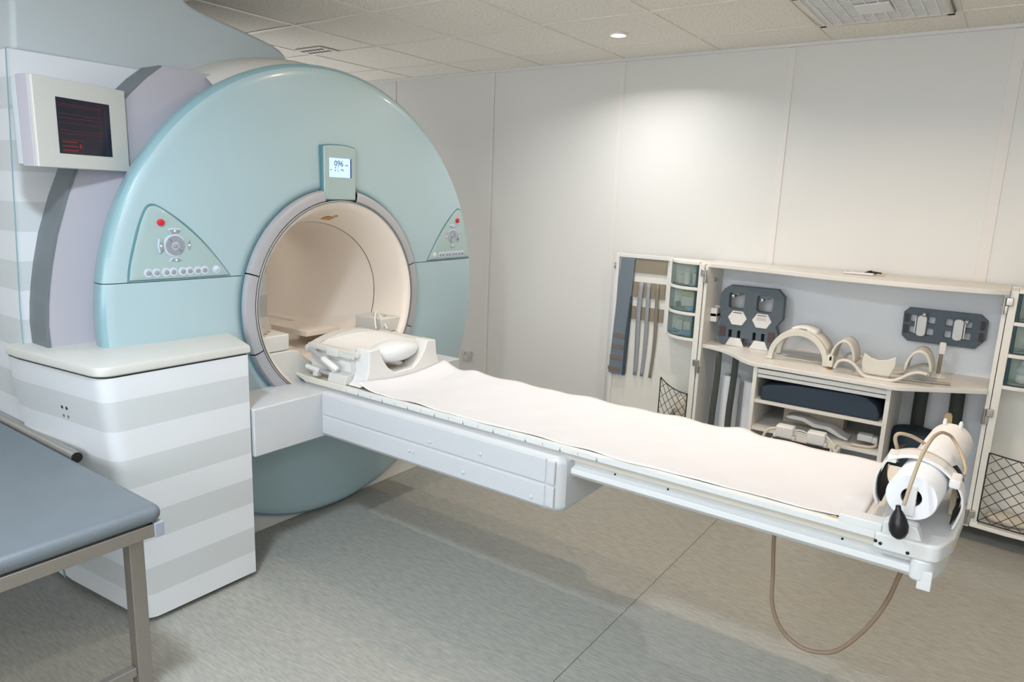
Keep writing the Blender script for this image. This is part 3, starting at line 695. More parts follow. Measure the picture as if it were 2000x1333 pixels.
def ribbon(name, m, parent, pts, y0, y1, off, th, skew=0):
    g = G()
    g.grid(lambda u, v: tuple(Vector((pts[int(u)].x, y0+(y1-y0)*v+skew*(pts[int(u)].x+.13), pts[int(u)].z))+((Vector((pts[int(u)].x+.128, 0, pts[int(u)].z-.845)).normalized())*off)), range(len(pts)), lin(0, 1, 4))
    return g.build(name, m, parent, smooth='all', solid=th)
ribbon('belt_strap', 'white', BT, bpts, 2.15, 2.24, 0, .005, -.25)
seg_ = [p for p in bpts if p.z > .83 and (p.x < -.20 or p.x > -.045)]
ribbon('belt_inner_shade', 'innershade', BT, [p for p in bpts if p.x < -.19], 2.17, 2.33, -.008, .003, -.25)  # black strips paint in the dark, shaded interior behind the belt
ribbon('belt_inner_shade', 'innershade', BT, [p for p in bpts if p.x > -.065], 2.17, 2.33, -.008, .003, -.25)
G().box(-.058, -.030, 2.12, 2.19, .885, .912).build('belt_buckle', 'white', BT, bev=.006)
G().box(-.215, -.19, 2.17, 2.235, .905, .928).build('belt_buckle', 'white', BT, bev=.004)
G().prism([(2.25, .765), (2.27, .85), (2.36, .85), (2.40, .765)], 0, -.052, -.036).build('roll_bracket', 'tan', BT, bev=.003)
SB = thing('squeeze_bulb', 'black rubber squeeze bulb hanging on a beige tube at the foot end', 'squeeze bulb', (-.147, 1.962, .78))
bb = [(.872, .0001), (.872, .006), (.862, .007), (.852, .013), (.838, .0195), (.820, .0235), (.803, .0225), (.790, .016), (.783, .007), (.782, .0001)]
G(Matrix.Translation((-.147, 1.962, .822)) @ Matrix.Rotation(math.radians(-8), 4, 'Y') @ Matrix.Translation((0, 0, -.83))).lathe(bb, (0, 0), 2, 28).build('bulb', 'black', SB, smooth='all')
G().tube(spline([(-.141, 1.962, .868), (-.138, 1.966, .89), (-.133, 1.98, .93), (-.124, 2.02, .985), (-.112, 2.10, 1.015), (-.100, 2.20, 1.01), (-.090, 2.28, .99), (-.075, 2.34, .965), (-.05, 2.32, .935), (-.03, 2.26, .91), (-.028, 2.22, .90)], 6), .0048, 10).build('air_tube', 'tube', SB, smooth='all')
tag(G().tube(spline([(-.20, 2.30, .87), (-.203, 2.30, .905), (-.214, 2.30, .94), (-.206, 2.30, .957), (-.18, 2.32, .952), (-.155, 2.35, .935), (-.135, 2.38, .915)], 6), .0055, 10).build('air_tube', 'tube', None, smooth='all'), 'short beige tube looped behind the white belt', 'tube')
tag(G().tube(spline([(-.50, 2.2, .655), (-.497, 2.2, .55), (-.488, 2.2, .446), (-.479, 2.2, .34), (-.443, 2.2, .265), (-.384, 2.2, .229), (-.322, 2.2, .233), (-.267, 2.2, .268), (-.206, 2.2, .363), (-.164, 2.2, .465), (-.142, 2.2, .56), (-.12, 2.2, .655)], 8), .0065, 12).build('hanging_hose', 'hose', None, smooth='all'), 'tan hose hanging in a U loop under the patient table', 'hose')

# ------------------------------------------------------------------ monitor beside the scanner
dm = Vector((-.3222, .9466, 0)); nm_ = Vector((.9466, .3222, 0))
ctr = Vector((-2.80, 1.397, 0))
WM, MZ0, MZ1 = .378, 1.640, 1.935
TM = Matrix((dm, Vector((0, 0, 1)), nm_)).transposed().to_4x4(); TM.translation = ctr-dm*WM+Vector((0, 0, MZ0))
HM = MZ1-MZ0
MO = thing('monitor', 'cream-framed monitor with dark screen mounted on the scanner side cover', 'monitor', tuple(ctr-dm*WM/2-nm_*.05+Vector((0, 0, MZ0))))
G(TM).box(0, WM, 0, HM, -.018, 0).build('bezel', 'lidm', MO, bev=.004)
G(TM).prism([(.0, .0), (.0, HM), (WM, HM), (WM, 0)], 2, -.07, -.0175).build('housing', 'lav', MO, bev=.004)
G(TM).box(.006, WM-.006, .006, HM-.006, -.10, -.072).build('rear_cover', 'turret', MO, bev=.005)
G(TM).box(.14, WM-.1, .06, HM-.06, -.21, -.095).build('mount_arm', 'white', MO, bev=.004)
sx0, sx1, sy0, sy1 = .082, .300, .050, .235
so = G(TM).box(sx0, sx1, sy0, sy1, -.004, .0012).build('screen', 'screen', MO, bev=0)
g = G(TM)
for v in (.215, .209, .182, .169, .153, .128, .118): g.box(sx0+.006, sx1-.04, sy0+v-.05, sy0+v-.0488, .0012, .0016)
g.build('screen_traces', 'redline', so)
g = G(TM)
for k in range(26): a = sy1-.012-k*.0058; g.box(sx1-.052+.004*((k*7) % 4), sx1-.046+.004*((k*5) % 5), a, a+.002, .0012, .0017)
g.build('screen_text', 'redline', so)
G(TM).box(sx1-.022, sx1-.0205, sy0+.005, sy1-.02, .0012, .0016).build('screen_traces', 'blueline', so)
g = G(TM)
for v in (.010, .024, .038): 
    for k in range(10): g.box(sx0+.014+k*.006, sx0+.018+k*.006, sy0+v, sy0+v+.004, .0012, .0016)
g.box(sx0+.01, sx0+.094, sy0+.006, sy0+.0068, .0012, .0016).box(sx0+.01, sx0+.094, sy0+.047, sy0+.0478, .0012, .0016).box(sx0+.093, sx0+.0938, sy0+.006, sy0+.0478, .0012, .0016)
g.box(sx0+.080, sx0+.087, sy0+.02, sy0+.035, .0012, .0018); g.build('screen_text', 'redtext', so)

# ------------------------------------------------------------------ examination couch
ET = thing('examination_couch', 'padded blue-grey examination couch on a metal frame, left foreground', 'couch', (-2.8, .68, 0))
cx0, cx1, cy0, cy1 = -3.55, -1.955, .30, 1.008
def pad(u, v):
    return None
G().prism(rrect((cx0+cx1)/2, (cy0+cy1)/2, cx1-cx0, cy1-cy0, .035, 6), 2, .612, .664).build('cushion', 'vinyl', ET, bev=.024, seg=6)
def bar(nm, m, *a, bev=.003, par=ET): return G().box(*a).build(nm, m, par, bev=bev)
bar('frame_rail', 'steelb', cx0+.02, cx1-.006, cy1-.048, cy1-.008, .570, .612); bar('frame_rail', 'steelb', cx0+.02, cx1-.006, cy0+.008, cy0+.048, .570, .612)
bar('frame_rail', 'steelb', cx1-.046, cx1-.004, cy0+.03, cy1-.012, .572, .612); bar('frame_rail', 'steelb', cx0+.02, cx0+.06, cy0+.03, cy1-.012, .572, .612)
bar('corner_cap', 'vinylc', cx1-.03, cx1-.001, cy1-.032, cy1-.003, .568, .613); bar('corner_cap', 'vinylc', cx1-.03, cx1-.001, cy0+.003, cy0+.032, .568, .613)
for lx in (-2.045, cx0+.12):
    for ly in (.952, cy0+.07):
        lg = bar('leg', 'steelb', lx-.022, lx+.022, ly-.022, ly+.022, .05, .572)
        G().lathe([(.0, .026), (.012, .033), (.03, .034), (.045, .030), (.055, .027), (.062, .0001)], (lx, ly), 2, 24).build('rubber_foot', 'vinylc', lg, smooth=True)
    bar('cross_bar', 'steelb', lx-.014, lx+.014, cy0+.09, .93, .095, .125)
RB = thing('couch_roll_tube', 'grey tube with a black open end lying beside the couch', 'tube', (-2.6, 1.022, .64))
G().tube([(-3.4, 1.024, .655), (-2.555, 1.024, .655)], .021, 20).build('outer_tube', 'steel', RB, smooth=True)
G().tube([(-2.556, 1.024, .655), (-2.5535, 1.024, .655)], .0185, 20).build('open_end', 'darkhole', RB)

# ------------------------------------------------------------------ storage cabinet
CB = thing('storage_cabinet', 'open white wall cabinet with desk top, shelves and two folded-back doors', 'cabinet', (-.73, 4.14, 0))
B('back_panel', 'backp', CB, -1.46, 0, 4.268, 4.286, .08, 1.25, 0)
B('side_panel', 'lam', CB, -1.462, -1.444, 4.0, 4.275, .08, 1.25, .001)
B('side_panel', 'lam', CB, -.018, 0, 4.0, 4.275, .08, 1.25, .001)
B('bottom_panel', 'lam', CB, -1.444, -.018, 4.0, 4.27, .08, .10, .001)
topo = [(-1.512, 4.286), (-1.512, 4.035)]+[tuple(p)[:2] for p in spline([(-1.47, 4.03, 0), (-1.3, 4.015, 0), (-1.05, 3.975, 0), (-.8, 3.91, 0), (-.55, 3.885, 0), (-.3, 3.885, 0), (-.06, 3.925, 0)], 4)]+[(.002, 3.975), (.002, 4.286)]
G().prism(topo, 2, 1.243, 1.268).build('top_panel', 'lamtop', CB, bev=.003)
desk = [(-1.444, 4.268), (-1.444, 4.02)]+[tuple(p)[:2] for p in spline([(-1.40, 4.015, 0), (-1.33, 3.985, 0), (-1.24, 3.915, 0), (-1.14, 3.80, 0)], 4)]+[(-1.085, 3.757), (-1.05, 3.742), (-.40, 3.722), (-.35, 3.74), (-.31, 3.77), (-.018, 3.975), (-.018, 4.268)]
G().prism(desk, 2, .763, .786).build('desk_top', 'lamtop', CB, bev=.003)
for x in (-1.058, -.416):
    B('divider', 'lam', CB, x, x+.02, 3.758, 4.268, .10, .763, .001)
B('drawer_front', 'lam', CB, -1.038, -.416, 3.764, 3.782, .728, .752, .0015)
B('front_rail', 'lam', CB, -1.038, -.416, 3.772, 4.26, .704, .722, .0015)
B('shelf', 'lamtop', CB, -1.038, -.416, 3.765, 4.268, .565, .583, .0015)
B('shelf', 'lamtop', CB, -1.038, -.416, 3.765, 4.268, .412, .430, .0015)
B('shelf', 'lamtop', CB, -1.038, -.416, 3.765, 4.268, .10, .118, .0015)
# straps in the lower bays
for x, y0_, lb in ((-1.335, 3.995, 'dark olive strap hanging under the desk, leftmost'), (-1.232, 3.985, 'dark olive strap hanging beside the paper roll under the desk'), (-.298, 4.2, 'dark olive strap hanging behind the navy cushion'), (-.138, 4.2, 'dark olive strap hanging nearest the right cabinet door')):
    tag(G().grid(lambda u, v: (x+((.036 if x < -.5 else .052)*(v-.5))+(.012 if x > -.5 else 0)*(v-.5)+.004*math.sin(u*5+x*9), y0_+.004*math.sin(u*9), .762-.66*u), lin(0, 1, 16), [0, 1]).build('hanging_strap', 'strapd', None, smooth='all', solid=.004), lb, 'strap', 'dark straps under the desk')
def rollv(x, y, r, z0, z1, lb):
    t = thing('paper_roll', lb, 'paper roll', (x, y, z0), 'spare paper rolls under the desk')
    G().lathe([(z0, .0001), (z0, r), (z1-.003, r), (z1, r-.003), (z1, .02), (z1-.05, .018), (z1-.05, .0001)], (x, y), 2, 32).build('paper_winding', 'roll', t, smooth=True)
    G().lathe([(z1-.04, .019), (z1+.001, .0195), (z1+.001, .0165), (z1-.04, .016), (z1-.04, .0001)], (x, y), 2, 20).build('core_tube', 'felt', t, smooth=True)
rollv(-1.262, 4.06, .052, .10, .62, 'white paper roll standing between the two dark straps')
rollv(-1.125, 4.05, .058, .10, .61, 'wider white paper roll standing against the shelf divider')
# navy cushion
tag(G().prism([(-1.012, .585), (-1.012, .655), (-.98, .668), (-.85, .690), (-.55, .697), (-.50, .692), (-.455, .66), (-.437, .62), (-.435, .585)], 1, 3.775, 4.10).build('foam_cushion', 'navy', None, bev=.008, seg=3), 'long navy foam cushion in the upper shelf compartment', 'cushion')
tag(G().prism([(-1.014, .700), (-1.014, .672), (-.93, .683), (-.86, .697), (-.9, .702)], 1, 3.90, 4.12).build('foam_wedge', 'plates', None, bev=.003), 'thin slate foam wedge on top of the navy cushion', 'wedge')
tag(G().lathe([(.10, .0001), (.10, .105), (.48, .105), (.50, .098), (.505, .08), (.507, .0001)], (-.295, 4.06), 2, 40).build('foam_bolster', 'navy', None, smooth=True), 'upright navy foam bolster under the desk, right of the shelves', 'bolster')
tag(G().prism([(-.185, .50), (-.15, .50), (-.140, .56), (-.142, .615), (-.150, .63), (-.172, .63), (-.178, .612)], 1, 4.02, 4.035).build('wooden_stick', 'wood', None, bev=.002), 'flat pale wooden stick standing behind the paper roll', 'stick')
bpy.data.objects['wooden_stick'].data.transform(Matrix.Diagonal((1, 1, 1, 1)))
# things in lower compartment
tag(G().box(-.93, -.62, 3.98, 4.10, .431, .525).build('carton', 'beige', None, bev=.003), 'beige box at the back of the lower shelf compartment', 'box')
W = [(-.89, .50), (-.85, .512), (-.79, .51), (-.74, .49), (-.66, .488), (-.60, .455), (-.565, .442), (-.572, .433), (-.61, .44), (-.68, .468), (-.74, .468), (-.80, .49), (-.87, .49)]
tag(G().prism(W, 1, 3.84, 3.93).build('flexible_coil', 'white', None, bev=.004), 'wavy white plastic coil lying in front of the beige box', 'coil')
c_ = thing('coil_plug', 'white cable plug with grey cord at the right of the lower shelf', 'plug', (-.48, 3.85, .43))
G().box(-.525, -.455, 3.82, 3.87, .455, .49).build('plug_body', 'white', c_, bev=.005); G().box(-.458, -.432, 3.825, 3.865, .45, .485).build('plug_collar', 'white', c_, bev=.006)
G().tube(spline([(-.445, 3.845, .465), (-.435, 3.83, .45), (-.45, 3.81, .438), (-.50, 3.79, .438), (-.54, 3.785, .439)], 6), .0075, 10).build('cord', 'beige', c_, smooth='all')
tag(G().ball((-.92, 3.95, .548), .06, .09, .012).build('cable_bundle', 'navy', None, smooth='all'), 'dark bundled cable tucked at the left of the lower compartment', 'cable')
# connector blocks standing on a trolley shelf in front
CK = thing('connector_box', 'white double connector block with clear tubes behind the table edge', 'connector', (-.72, 3.60, .12))
B('stand', 'white', CK, -.90, -.58, 3.56, 3.74, .0, .43, .006); B('recess', 'gap', CK, -.87, -.60, 3.55, 3.562, .425, .462, 0)
B('stand_top', 'white', CK, -.885, -.595, 3.563, 3.72, .43, .446, .003)
for x in (-.82, -.67):
    b_ = B('connector', 'white', CK, x-.045, x+.04, 3.57, 3.63, .46, .522, .008, seg=3); B('connector_foot', 'white', b_, x-.055, x-.04, 3.575, 3.62, .44, .475, .003); B('connector_foot', 'white', b_, x+.035, x+.05, 3.575, 3.62, .44, .475, .003)
for k in range(3): G().tube(spline([(-.79, 3.60, .505-.01*k), (-.74, 3.585, .515-.012*k), (-.70, 3.59, .50-.01*k)], 6), .003, 8).build('clear_tube', 'clear', CK, smooth='all')
G().tube(spline([(-.63, 3.6, .51), (-.60, 3.6, .48), (-.585, 3.6, .44), (-.58, 3.6, .40)], 6), .0045, 8).build('clear_tube', 'clear', CK, smooth='all')
G().tube(spline([(-.86, 3.6, .50), (-.90, 3.6, .485), (-.925, 3.6, .45), (-.93, 3.6, .40), (-.90, 3.6, .35)], 6), .007, 8).build('cord', 'beige', CK, smooth='all')

# hooks and plates
def hook(x, z, y0=4.268, y1=4.09):
    h = G().tube([(x, y0, z), (x, y1, z+.004)], .006, 10).ball((x, y1, z+.006), .013); return h.build('hook', 'chrome', CB, smooth='all')
hook(-1.312, 1.078); hook(-1.145, 1.072)
hook(-.345, 1.078, y1=4.20); hook(-.155, 1.064, y1=4.20)
for s_, z_ in ((0, .985), (1, .955)): G().box(-1.443, -1.405+s_*.0, 4.10+s_*.0, 4.165, z_-.04, z_+.012).build('clip_block', 'white', CB, bev=.003)
G().box(-1.443, -1.41, 4.17, 4.225, .955, 1.005).build('clip_block', 'white', CB, bev=.003)
G().lathe([(-1.444, .012), (-1.436, .012), (-1.434, .005), (-1.425, .005), (-1.425, .0001)], (4.13, 1.165), 0, 14).build('peg', 'steel', CB, smooth=True)
# left coil plate (leans against the back, stands on the desk)
pts = [(-1.373, 1.118), (-1.341, 1.140), (-1.071, 1.141), (-1.033, 1.102), (-1.030, .976), (-1.066, .925), (-1.046, .885), (-1.062, .835), (-1.09, .787), (-1.355, .787), (-1.392, .835), (-1.388, .885), (-1.366, .935), (-1.372, .985), (-1.39, 1.02), (-1.392, 1.09)]
pts = [(-1.373, 1.118), (-1.341, 1.140), (-1.071, 1.141), (-1.033, 1.102), (-1.030, .976), (-1.062, .930), (-1.046, .885), (-1.062, .835), (-1.09, .788), (-1.165, .788), (-1.195, .84), (-1.24, .84), (-1.27, .788), (-1.36, .788), (-1.392, .835), (-1.392, .885), (-1.372, .935), (-1.39, .99), (-1.392, 1.085)]
PX = thing('coil_board', 'large slate-grey notched board with two white hexagons standing on the desk', 'board', (-1.21, 4.14, .786))
TP = frame((0, 4.135, 0), (1, 0, 0), (0, 0, 1))
holes = [rrect(-1.296, 1.055, .098, .100, .018), rrect(-1.134, 1.052, .098, .100, .018)]+[rrect(x, .857, .024, .052, .006) for x in (-1.318, -1.266, -1.176, -1.126)]
pb = holed('board', 'plate', PX, pts, holes, TP, .05, .003)
for cx_ in (-1.282, -1.140):
    hx = [(cx_-.056, .955), (cx_-.030, 1.0-.004), (cx_+.030, 1.0-.004), (cx_+.056, .955), (cx_+.030, .913), (cx_-.030, .913)]
    hb = G().prism(hx, 1, 4.104, 4.112).build('hexagon_pad', 'white', PX, bev=.003); G().box(cx_-.026, cx_+.026, 4.1035, 4.105, .984, .988).build('hexagon_slot', 'gap', hb)
    if cx_ > -1.2:
        g = G()
        for r_ in range(3):
            for k in range(9): g.box(cx_-.028+k*.006, cx_-.0245+k*.006, 4.1035, 4.1045, .97-r_*.006, .9725-r_*.006)
        g.build('printed_label', 'tick', hb)
    hx = [(cx_-.045-.01, .787), (cx_-.03, .836), (cx_+.03, .836), (cx_+.055, .787)]
    G().prism(hx, 1, 4.100, 4.110).build('foot_pad', 'white', PX, bev=.002)
for x in (-1.362, -1.078): G().prism(rrect(x, .866, .038, .060, .006), 1, 4.106, 4.112).build('felt_pad', 'brownpad', PX)
for x in (-1.318, -1.266, -1.176, -1.126): G().prism(rrect(x, .857, .024, .052, .006), 1, 4.14, 4.146).build('slot_back', 'darkhole', PX)
# right coil board hung on hooks
PY = thing('coil_board', 'wide slate-grey board with eight windows hanging on the cabinet back', 'board', (-.25, 4.24, .93))
pts = [(-.440, 1.085), (-.418, 1.108), (-.100, 1.108), (-.068, 1.078), (-.066, .985), (-.105, .935), (-.408, .935), (-.436, .960)]
hol = []
for (x, z) in ((-.393, 1.055), (-.393, .995), (-.310, 1.053), (-.312, .992), (-.232, 1.053), (-.232, .991), (-.147, 1.052), (-.147, .990)): hol.append(rrect(x, z, .036, .042, .009))
TP2 = frame((0, 4.238, 0), (1, 0, 0), (0, 0, 1))
holed('board', 'plate', PY, pts, hol, TP2, .026, .002)
for x in (-.424, -.086):
    for z in (1.056, .996): G().prism(rrect(x, z, .020, .046, .005), 1, 4.221, 4.226).build('felt_pad', 'brownpad', PY)
for cx_, s in ((-.352, -1), (-.188, 1)):
    o_ = G().prism(rrect(cx_, 1.022, .044, .11, .018), 1, 4.205, 4.226).build('oval_clip', 'white', PY, bev=.004)
    G().box(cx_+s*.024-.002, cx_+s*.024+.002, 4.209, 4.222, .985, 1.055).build('clip_slot', 'gap', o_); G().box(cx_+s*.028-.003, cx_+s*.028+.003, 4.205, 4.224, .98, 1.06).build('clip_bar', 'white', o_, bev=.001)
# white arched coil
AC = thing('arched_coil', 'white arched half-cylinder coil standing on the desk by the notched board', 'coil', (-.87, 3.95, .786))
def archpts(r, cx, cz, n=18, a0=0, a1=180, ex=1): return [(cx+ex*r*math.cos(math.radians(a)), cz+r*math.sin(math.radians(a))) for a in lin(a0, a1, n)]
oa = archpts(.165, -.878, .800, 24, -4, 184, .94); ia = list(reversed(archpts(.132, -.878, .800, 24, -4, 184, .97)))
oa = [(x, z if z > .787 else .787) for x, z in oa]; ia = [(x, z if z > .787 else .787) for x, z in ia]
G().prism(oa+ia, 1, 3.90, 3.935).build('front_arch', 'ivory', AC, bev=.004)
G().prism(oa+ia, 1, 4.07, 4.10).build('rear_arch', 'ivory', AC, bev=.004)
g = G(); g.grid(lambda u, v: (-.878+.152*math.cos(u), 3.93+.145*v, .80+.160*math.sin(u)), lin(math.radians(25), math.radians(80), 10), [0, 1]); g.build('arch_shell', 'ivory', AC, smooth='all', solid=.012)
g = G(); g.grid(lambda u, v: (-.878+.152*math.cos(u), 3.93+.145*v, .80+.160*math.sin(u)), lin(math.radians(95), math.radians(150), 8), [0, 1]); g.build('arch_shell', 'ivory', AC, smooth='all', solid=.012)
g = G(); g.grid(lambda u, v: (-.878+.148*math.cos(u), 3.95+.125*v, 0.80+.170*math.sin(u)), lin(math.radians(60), math.radians(112), 10), [0, 1]); g.build('arch_crown', 'white', AC, smooth='all', solid=.014)
G().box(-.725, -.690, 3.86, 3.925, .80, .862).build('plug_housing', 'ivory', AC, bev=.006); G().prism([(-.722, .80), (-.694, .80), (-.700, .787), (-.716, .787)], 1, 3.875, 3.91).build('plug_contacts', 'brass', AC)
G().box(-1.04, -1.005, 3.895, 3.935, .787, .80).build('coil_foot', 'ivory', AC, bev=.003)
B('base_tray', 'ivory', AC, -1.0, -.76, 3.98, 4.10, .787, .793, .002)
# saddle coil
SD = thing('saddle_coil', 'white wavy saddle-shaped coil on the desk beside the arched coil', 'coil', (-.50, 3.93, .786))
wave = [tuple(p) for p in spline([(-.672, 0, .808), (-.655, 0, .848), (-.620, 0, .858), (-.585, 0, .845), (-.553, 0, .812), (-.525, 0, .793), (-.47, 0, .791), (-.41, 0, .792), (-.375, 0, .808), (-.34, 0, .835), (-.30, 0, .852), (-.262, 0, .848)], 5)]
def wz(i): return wave[i]
def ban(nm, y0, y1, zoff, th=.012):
    g = G(); g.grid(lambda u, v: (wave[int(u)][0], y0+(y1-y0)*v, wave[int(u)][2]+zoff(wave[int(u)][0], v)), range(len(wave)), lin(0, 1, 4)); return g.build(nm, 'ivory', SD, smooth='all', solid=th)
ban('front_band', 3.80, 3.832, lambda x, v: 0)
ban('rear_band', 4.02, 4.05, lambda x, v: .0)
for (xa, xb, h) in ((-.60, -.555, .10), (-.40, -.34, .085)):
    g = G(); g.grid(lambda u, v: (xa+(xb-xa)*u, 3.95+.09*v, .81+.115*math.sin(math.pi*(.15+.7*u))*(1-.0*v)+h*.1), lin(0, 1, 8), lin(0, 1, 4)); 
G().prism([(-.548, .800), (-.555, .865), (-.548, .905), (-.52, .885), (-.48, .875), (-.44, .885), (-.405, .905), (-.405, .86), (-.425, .80)], 1, 3.845, 3.858).build('centre_panel', 'ivory', SD, bev=.004)
for s, c0 in ((-1, -.60), (1, -.36)):
    g = G(); g.grid(lambda u, v: (c0+s*.05-s*.105*math.sin(u*math.pi)*0+(.055*math.cos(math.pi*u)), 3.86+.17*v, .835+.108*math.sin(math.pi*u)), lin(0, 1, 14), lin(0, 1, 4)); g.build('side_hoop', 'ivory', SD, smooth='all', solid=.010)
G().box(-.262, -.252, 3.80, 3.84, .838, .858).build('end_plug', 'steel', SD, bev=.002)
tag(G().tube([(-.43, 3.86, .794), (-.17, 3.93, .794)], .0065, 12).build('metal_rod', 'steel', None, smooth=True), 'thin grey metal rod lying along the desk edge', 'rod')
PD = thing('paddle_stand', 'small white-headed paddle on a taupe stem standing on the desk', 'stand', (-.24, 4.12, .786))
G().prism(rrect(-.236, .935, .030, .062, .009), 1, 4.10, 4.118).build('paddle_head', 'white', PD, bev=.004); G().tube([(-.238, 4.11, .79), (-.237, 4.11, .91)], .009, 12).build('stem', 'felt', PD, smooth=True)
G().lathe([(.787, .045), (.790, .042), (.803, .012), (.805, .0001)], (-.238, 4.11), 2, 24).build('foot', 'white', PD, smooth=True)
# things on top of the cabinet
RM = thing('handheld_remote', 'flat white handheld remote lying on top of the cabinet', 'remote', (-.66, 4.12, 1.268))
G().prism(rrect(-.665, 4.105, .145, .034, .008), 2, 1.2695, 1.281).build('remote_body', 'white', RM, bev=.003); G().ball((-.72, 4.105, 1.281), .008, .006, .0015).build('remote_button', 'tick', RM)
KY = thing('key_bunch', 'small dark bunch of keys beside the remote on the cabinet top', 'keys', (-.60, 4.18, 1.268))
G().lathe([(1.2695, .012), (1.2695, .016), (1.2725, .016), (1.2725, .012)], (-.615, 4.16), 2, 20).build('key_ring', 'steel', KY)
for k, (a, b) in enumerate(((.03, .012), (-.035, .015), (.0, .022), (.05, -.004), (-.02, -.012))): G().tube([(-.615, 4.16, 1.276+.003*k), (-.615+a, 4.16+b, 1.274+.002*k)], .0045, 6).build('key', 'ink', KY)
tag(G().box(-.59, -.545, 4.135, 4.15, 1.2695, 1.277).build('spare_battery', 'tan', None, bev=.002), 'small tan stick on the cabinet top right of the keys', 'stick')

# ------------------------------------------------------------------ cabinet doors with drawers and nets
def drawer_contents(side, k, x, y, z):
    pass
def make_door(sgn, xh):
    """sgn -1: left door, +1: right door; xh hinge x"""
    f = lambda d: xh+sgn*d
    def bx(nm, m, d0, d1, y0, y1, z0, z1, par, bev=.002, **k):
        a, b = sorted((f(d0), f(d1))); return G().box(a, b, y0, y1, z0, z1).build(nm, m, par, bev=bev, **k)
    dr = bx('door', 'lam', .0, .65, 4.185, 4.20, .085, 1.268, CB)
    bx('door_stile', 'lam', .0, .032, 4.0, 4.186, .085, 1.262, dr)
    curve = [(.032, 4.0), (.07, 3.993), (.12, 4.00), (.17, 4.022), (.215, 4.058), (.245, 4.10), (.252, 4.186)]
    def pc(z0, z1, nm, m, s=1.0, par=dr, bev=.002): 
        P = [(f(.032), 4.186)]+[(f(.032+(a-.032)*s), 4.186+(b-4.186)*s) for a, b in curve]; return G().prism(P, 2, z0, z1).build(nm, m, par, bev=bev)
    zs = [1.256, 1.105, .953, .800]
    for z in zs: pc(z-.004, z+.014, 'drawer_shelf', 'lam')
    bx('drawer_divider', 'lam', .245, .262, 4.11, 4.186, .80, 1.262, dr)
    for i in range(3):
        z0, z1 = zs[i+1]+.016, zs[i]-.006
        front = [(.040, 4.006), (.07, 3.999), (.12, 4.006), (.168, 4.028), (.210, 4.063), (.238, 4.104)]
        g = G(); g.grid(lambda u, v: (f(front[int(u)][0]), front[int(u)][1], z0+(z1-z0)*v), range(len(front)), [0, 1])
        d_ = g.build('drawer_front', 'smoke', dr, smooth='all', solid=.003)
        G().tube([(f(.042), 4.004, z0), (f(.042), 4.004, z1)], .0065, 10).build('drawer_edge', 'smokedge', d_, smooth=True)
        bx('drawer_base', 'smokedge', .045, .235, 4.11, 4.18, z0, z0+.004, d_, 0)
        g = G(); g.grid(lambda u, v: (f(front[int(u)][0]), front[int(u)][1]-.001, z0+.006*v), range(len(front)), [0, 1]); g.build('drawer_edge', 'smokedge', d_, solid=.004)
    # hinges
    for z in (1.195, .655, .135):
        h = bx('hinge', 'steel', -.012, .016, 3.985, 4.002, z-.002, z+.036, dr, .003); bx('hinge_leaf', 'steel', -.028, .0, 3.99, 4.002, z-.042, z-.002, h, .003)
        G().tube([(f(-.018), 3.985, z-.04), (f(-.018), 3.985, z+.035)], .006, 10).build('hinge_pin', 'steel', h, smooth=True)
    # net pocket
    nz0, nz1 = (.20, .47)
    def npt(u, v):  # u 0..1 outward from hinge, v 0..1 upward
        d = .035+.20*u if sgn < 0 else .03+.36*u
        top = (nz1+.0+.06*u**2) if sgn < 0 else (.475-.015*math.sin(u*2))
        bot = .12
        y = 4.0+(.05*u*u if sgn < 0 else -.03*math.sin(u*math.pi*.7))
        return (f(d), y, bot+(top-bot)*v)
    g = G(); K = 4 if sgn < 0 else 6
    R_ = .0018
    nv = 6
    for a in range(-nv, K+1):
        P = []; 
        for t in lin(0, 1, 24):
            u = (a+nv*t)/K
            if 0 <= u <= 1: P.append(npt(u, t))
        if len(P) > 1: g.tube(P, R_, 5)
        P = []
        for t in lin(0, 1, 24):
            u = (a+nv*(1-t))/K
            if 0 <= u <= 1: P.append(npt(u, t))
        if len(P) > 1: g.tube(P, R_, 5)
    n0 = g.build('cargo_net', 'net', dr)
    g = G()
    for L in ([npt(u, 1) for u in lin(0, 1, 12)], [npt(u, 0) for u in lin(0, 1, 12)], [npt(0, t) for t in lin(0, 1, 8)], [npt(1, t) for t in lin(0, 1, 8)]): g.tube(L, .0034, 6)
    g.build('net_border', 'net', n0)
    # lower pocket shelf
    P = [(f(.0), 4.186), (f(.0), 3.995), (f(.15), 3.975), (f(.35), 3.975), (f(.55), 4.05), (f(.65), 4.186)]
    G().prism(P, 2, .085, .105).build('pocket_shelf', 'lam', dr, bev=.002)
    return dr
DL = make_door(-1, -1.468); DRR = make_door(1, .003)
B('door_frame', 'white', DL, -2.13, -2.105, 4.165, 4.186, .085, 1.27, .002)
for z0, z1 in ((1.155, 1.245), (.997, 1.095), (.85, .935)): B('felt_panel', 'felt', DL, -2.03, -1.775, 4.176, 4.187, z0, z1, .0)
B('door_frame', 'white', DL, -2.105, -1.735, 4.170, 4.187, 1.247, 1.272, .002)
G().tube([(-2.128, 4.16, 1.17), (-2.128, 4.15, 1.19), (-2.128, 4.16, 1.21)], .006, 8).build('latch', 'chrome', DL, smooth='all')
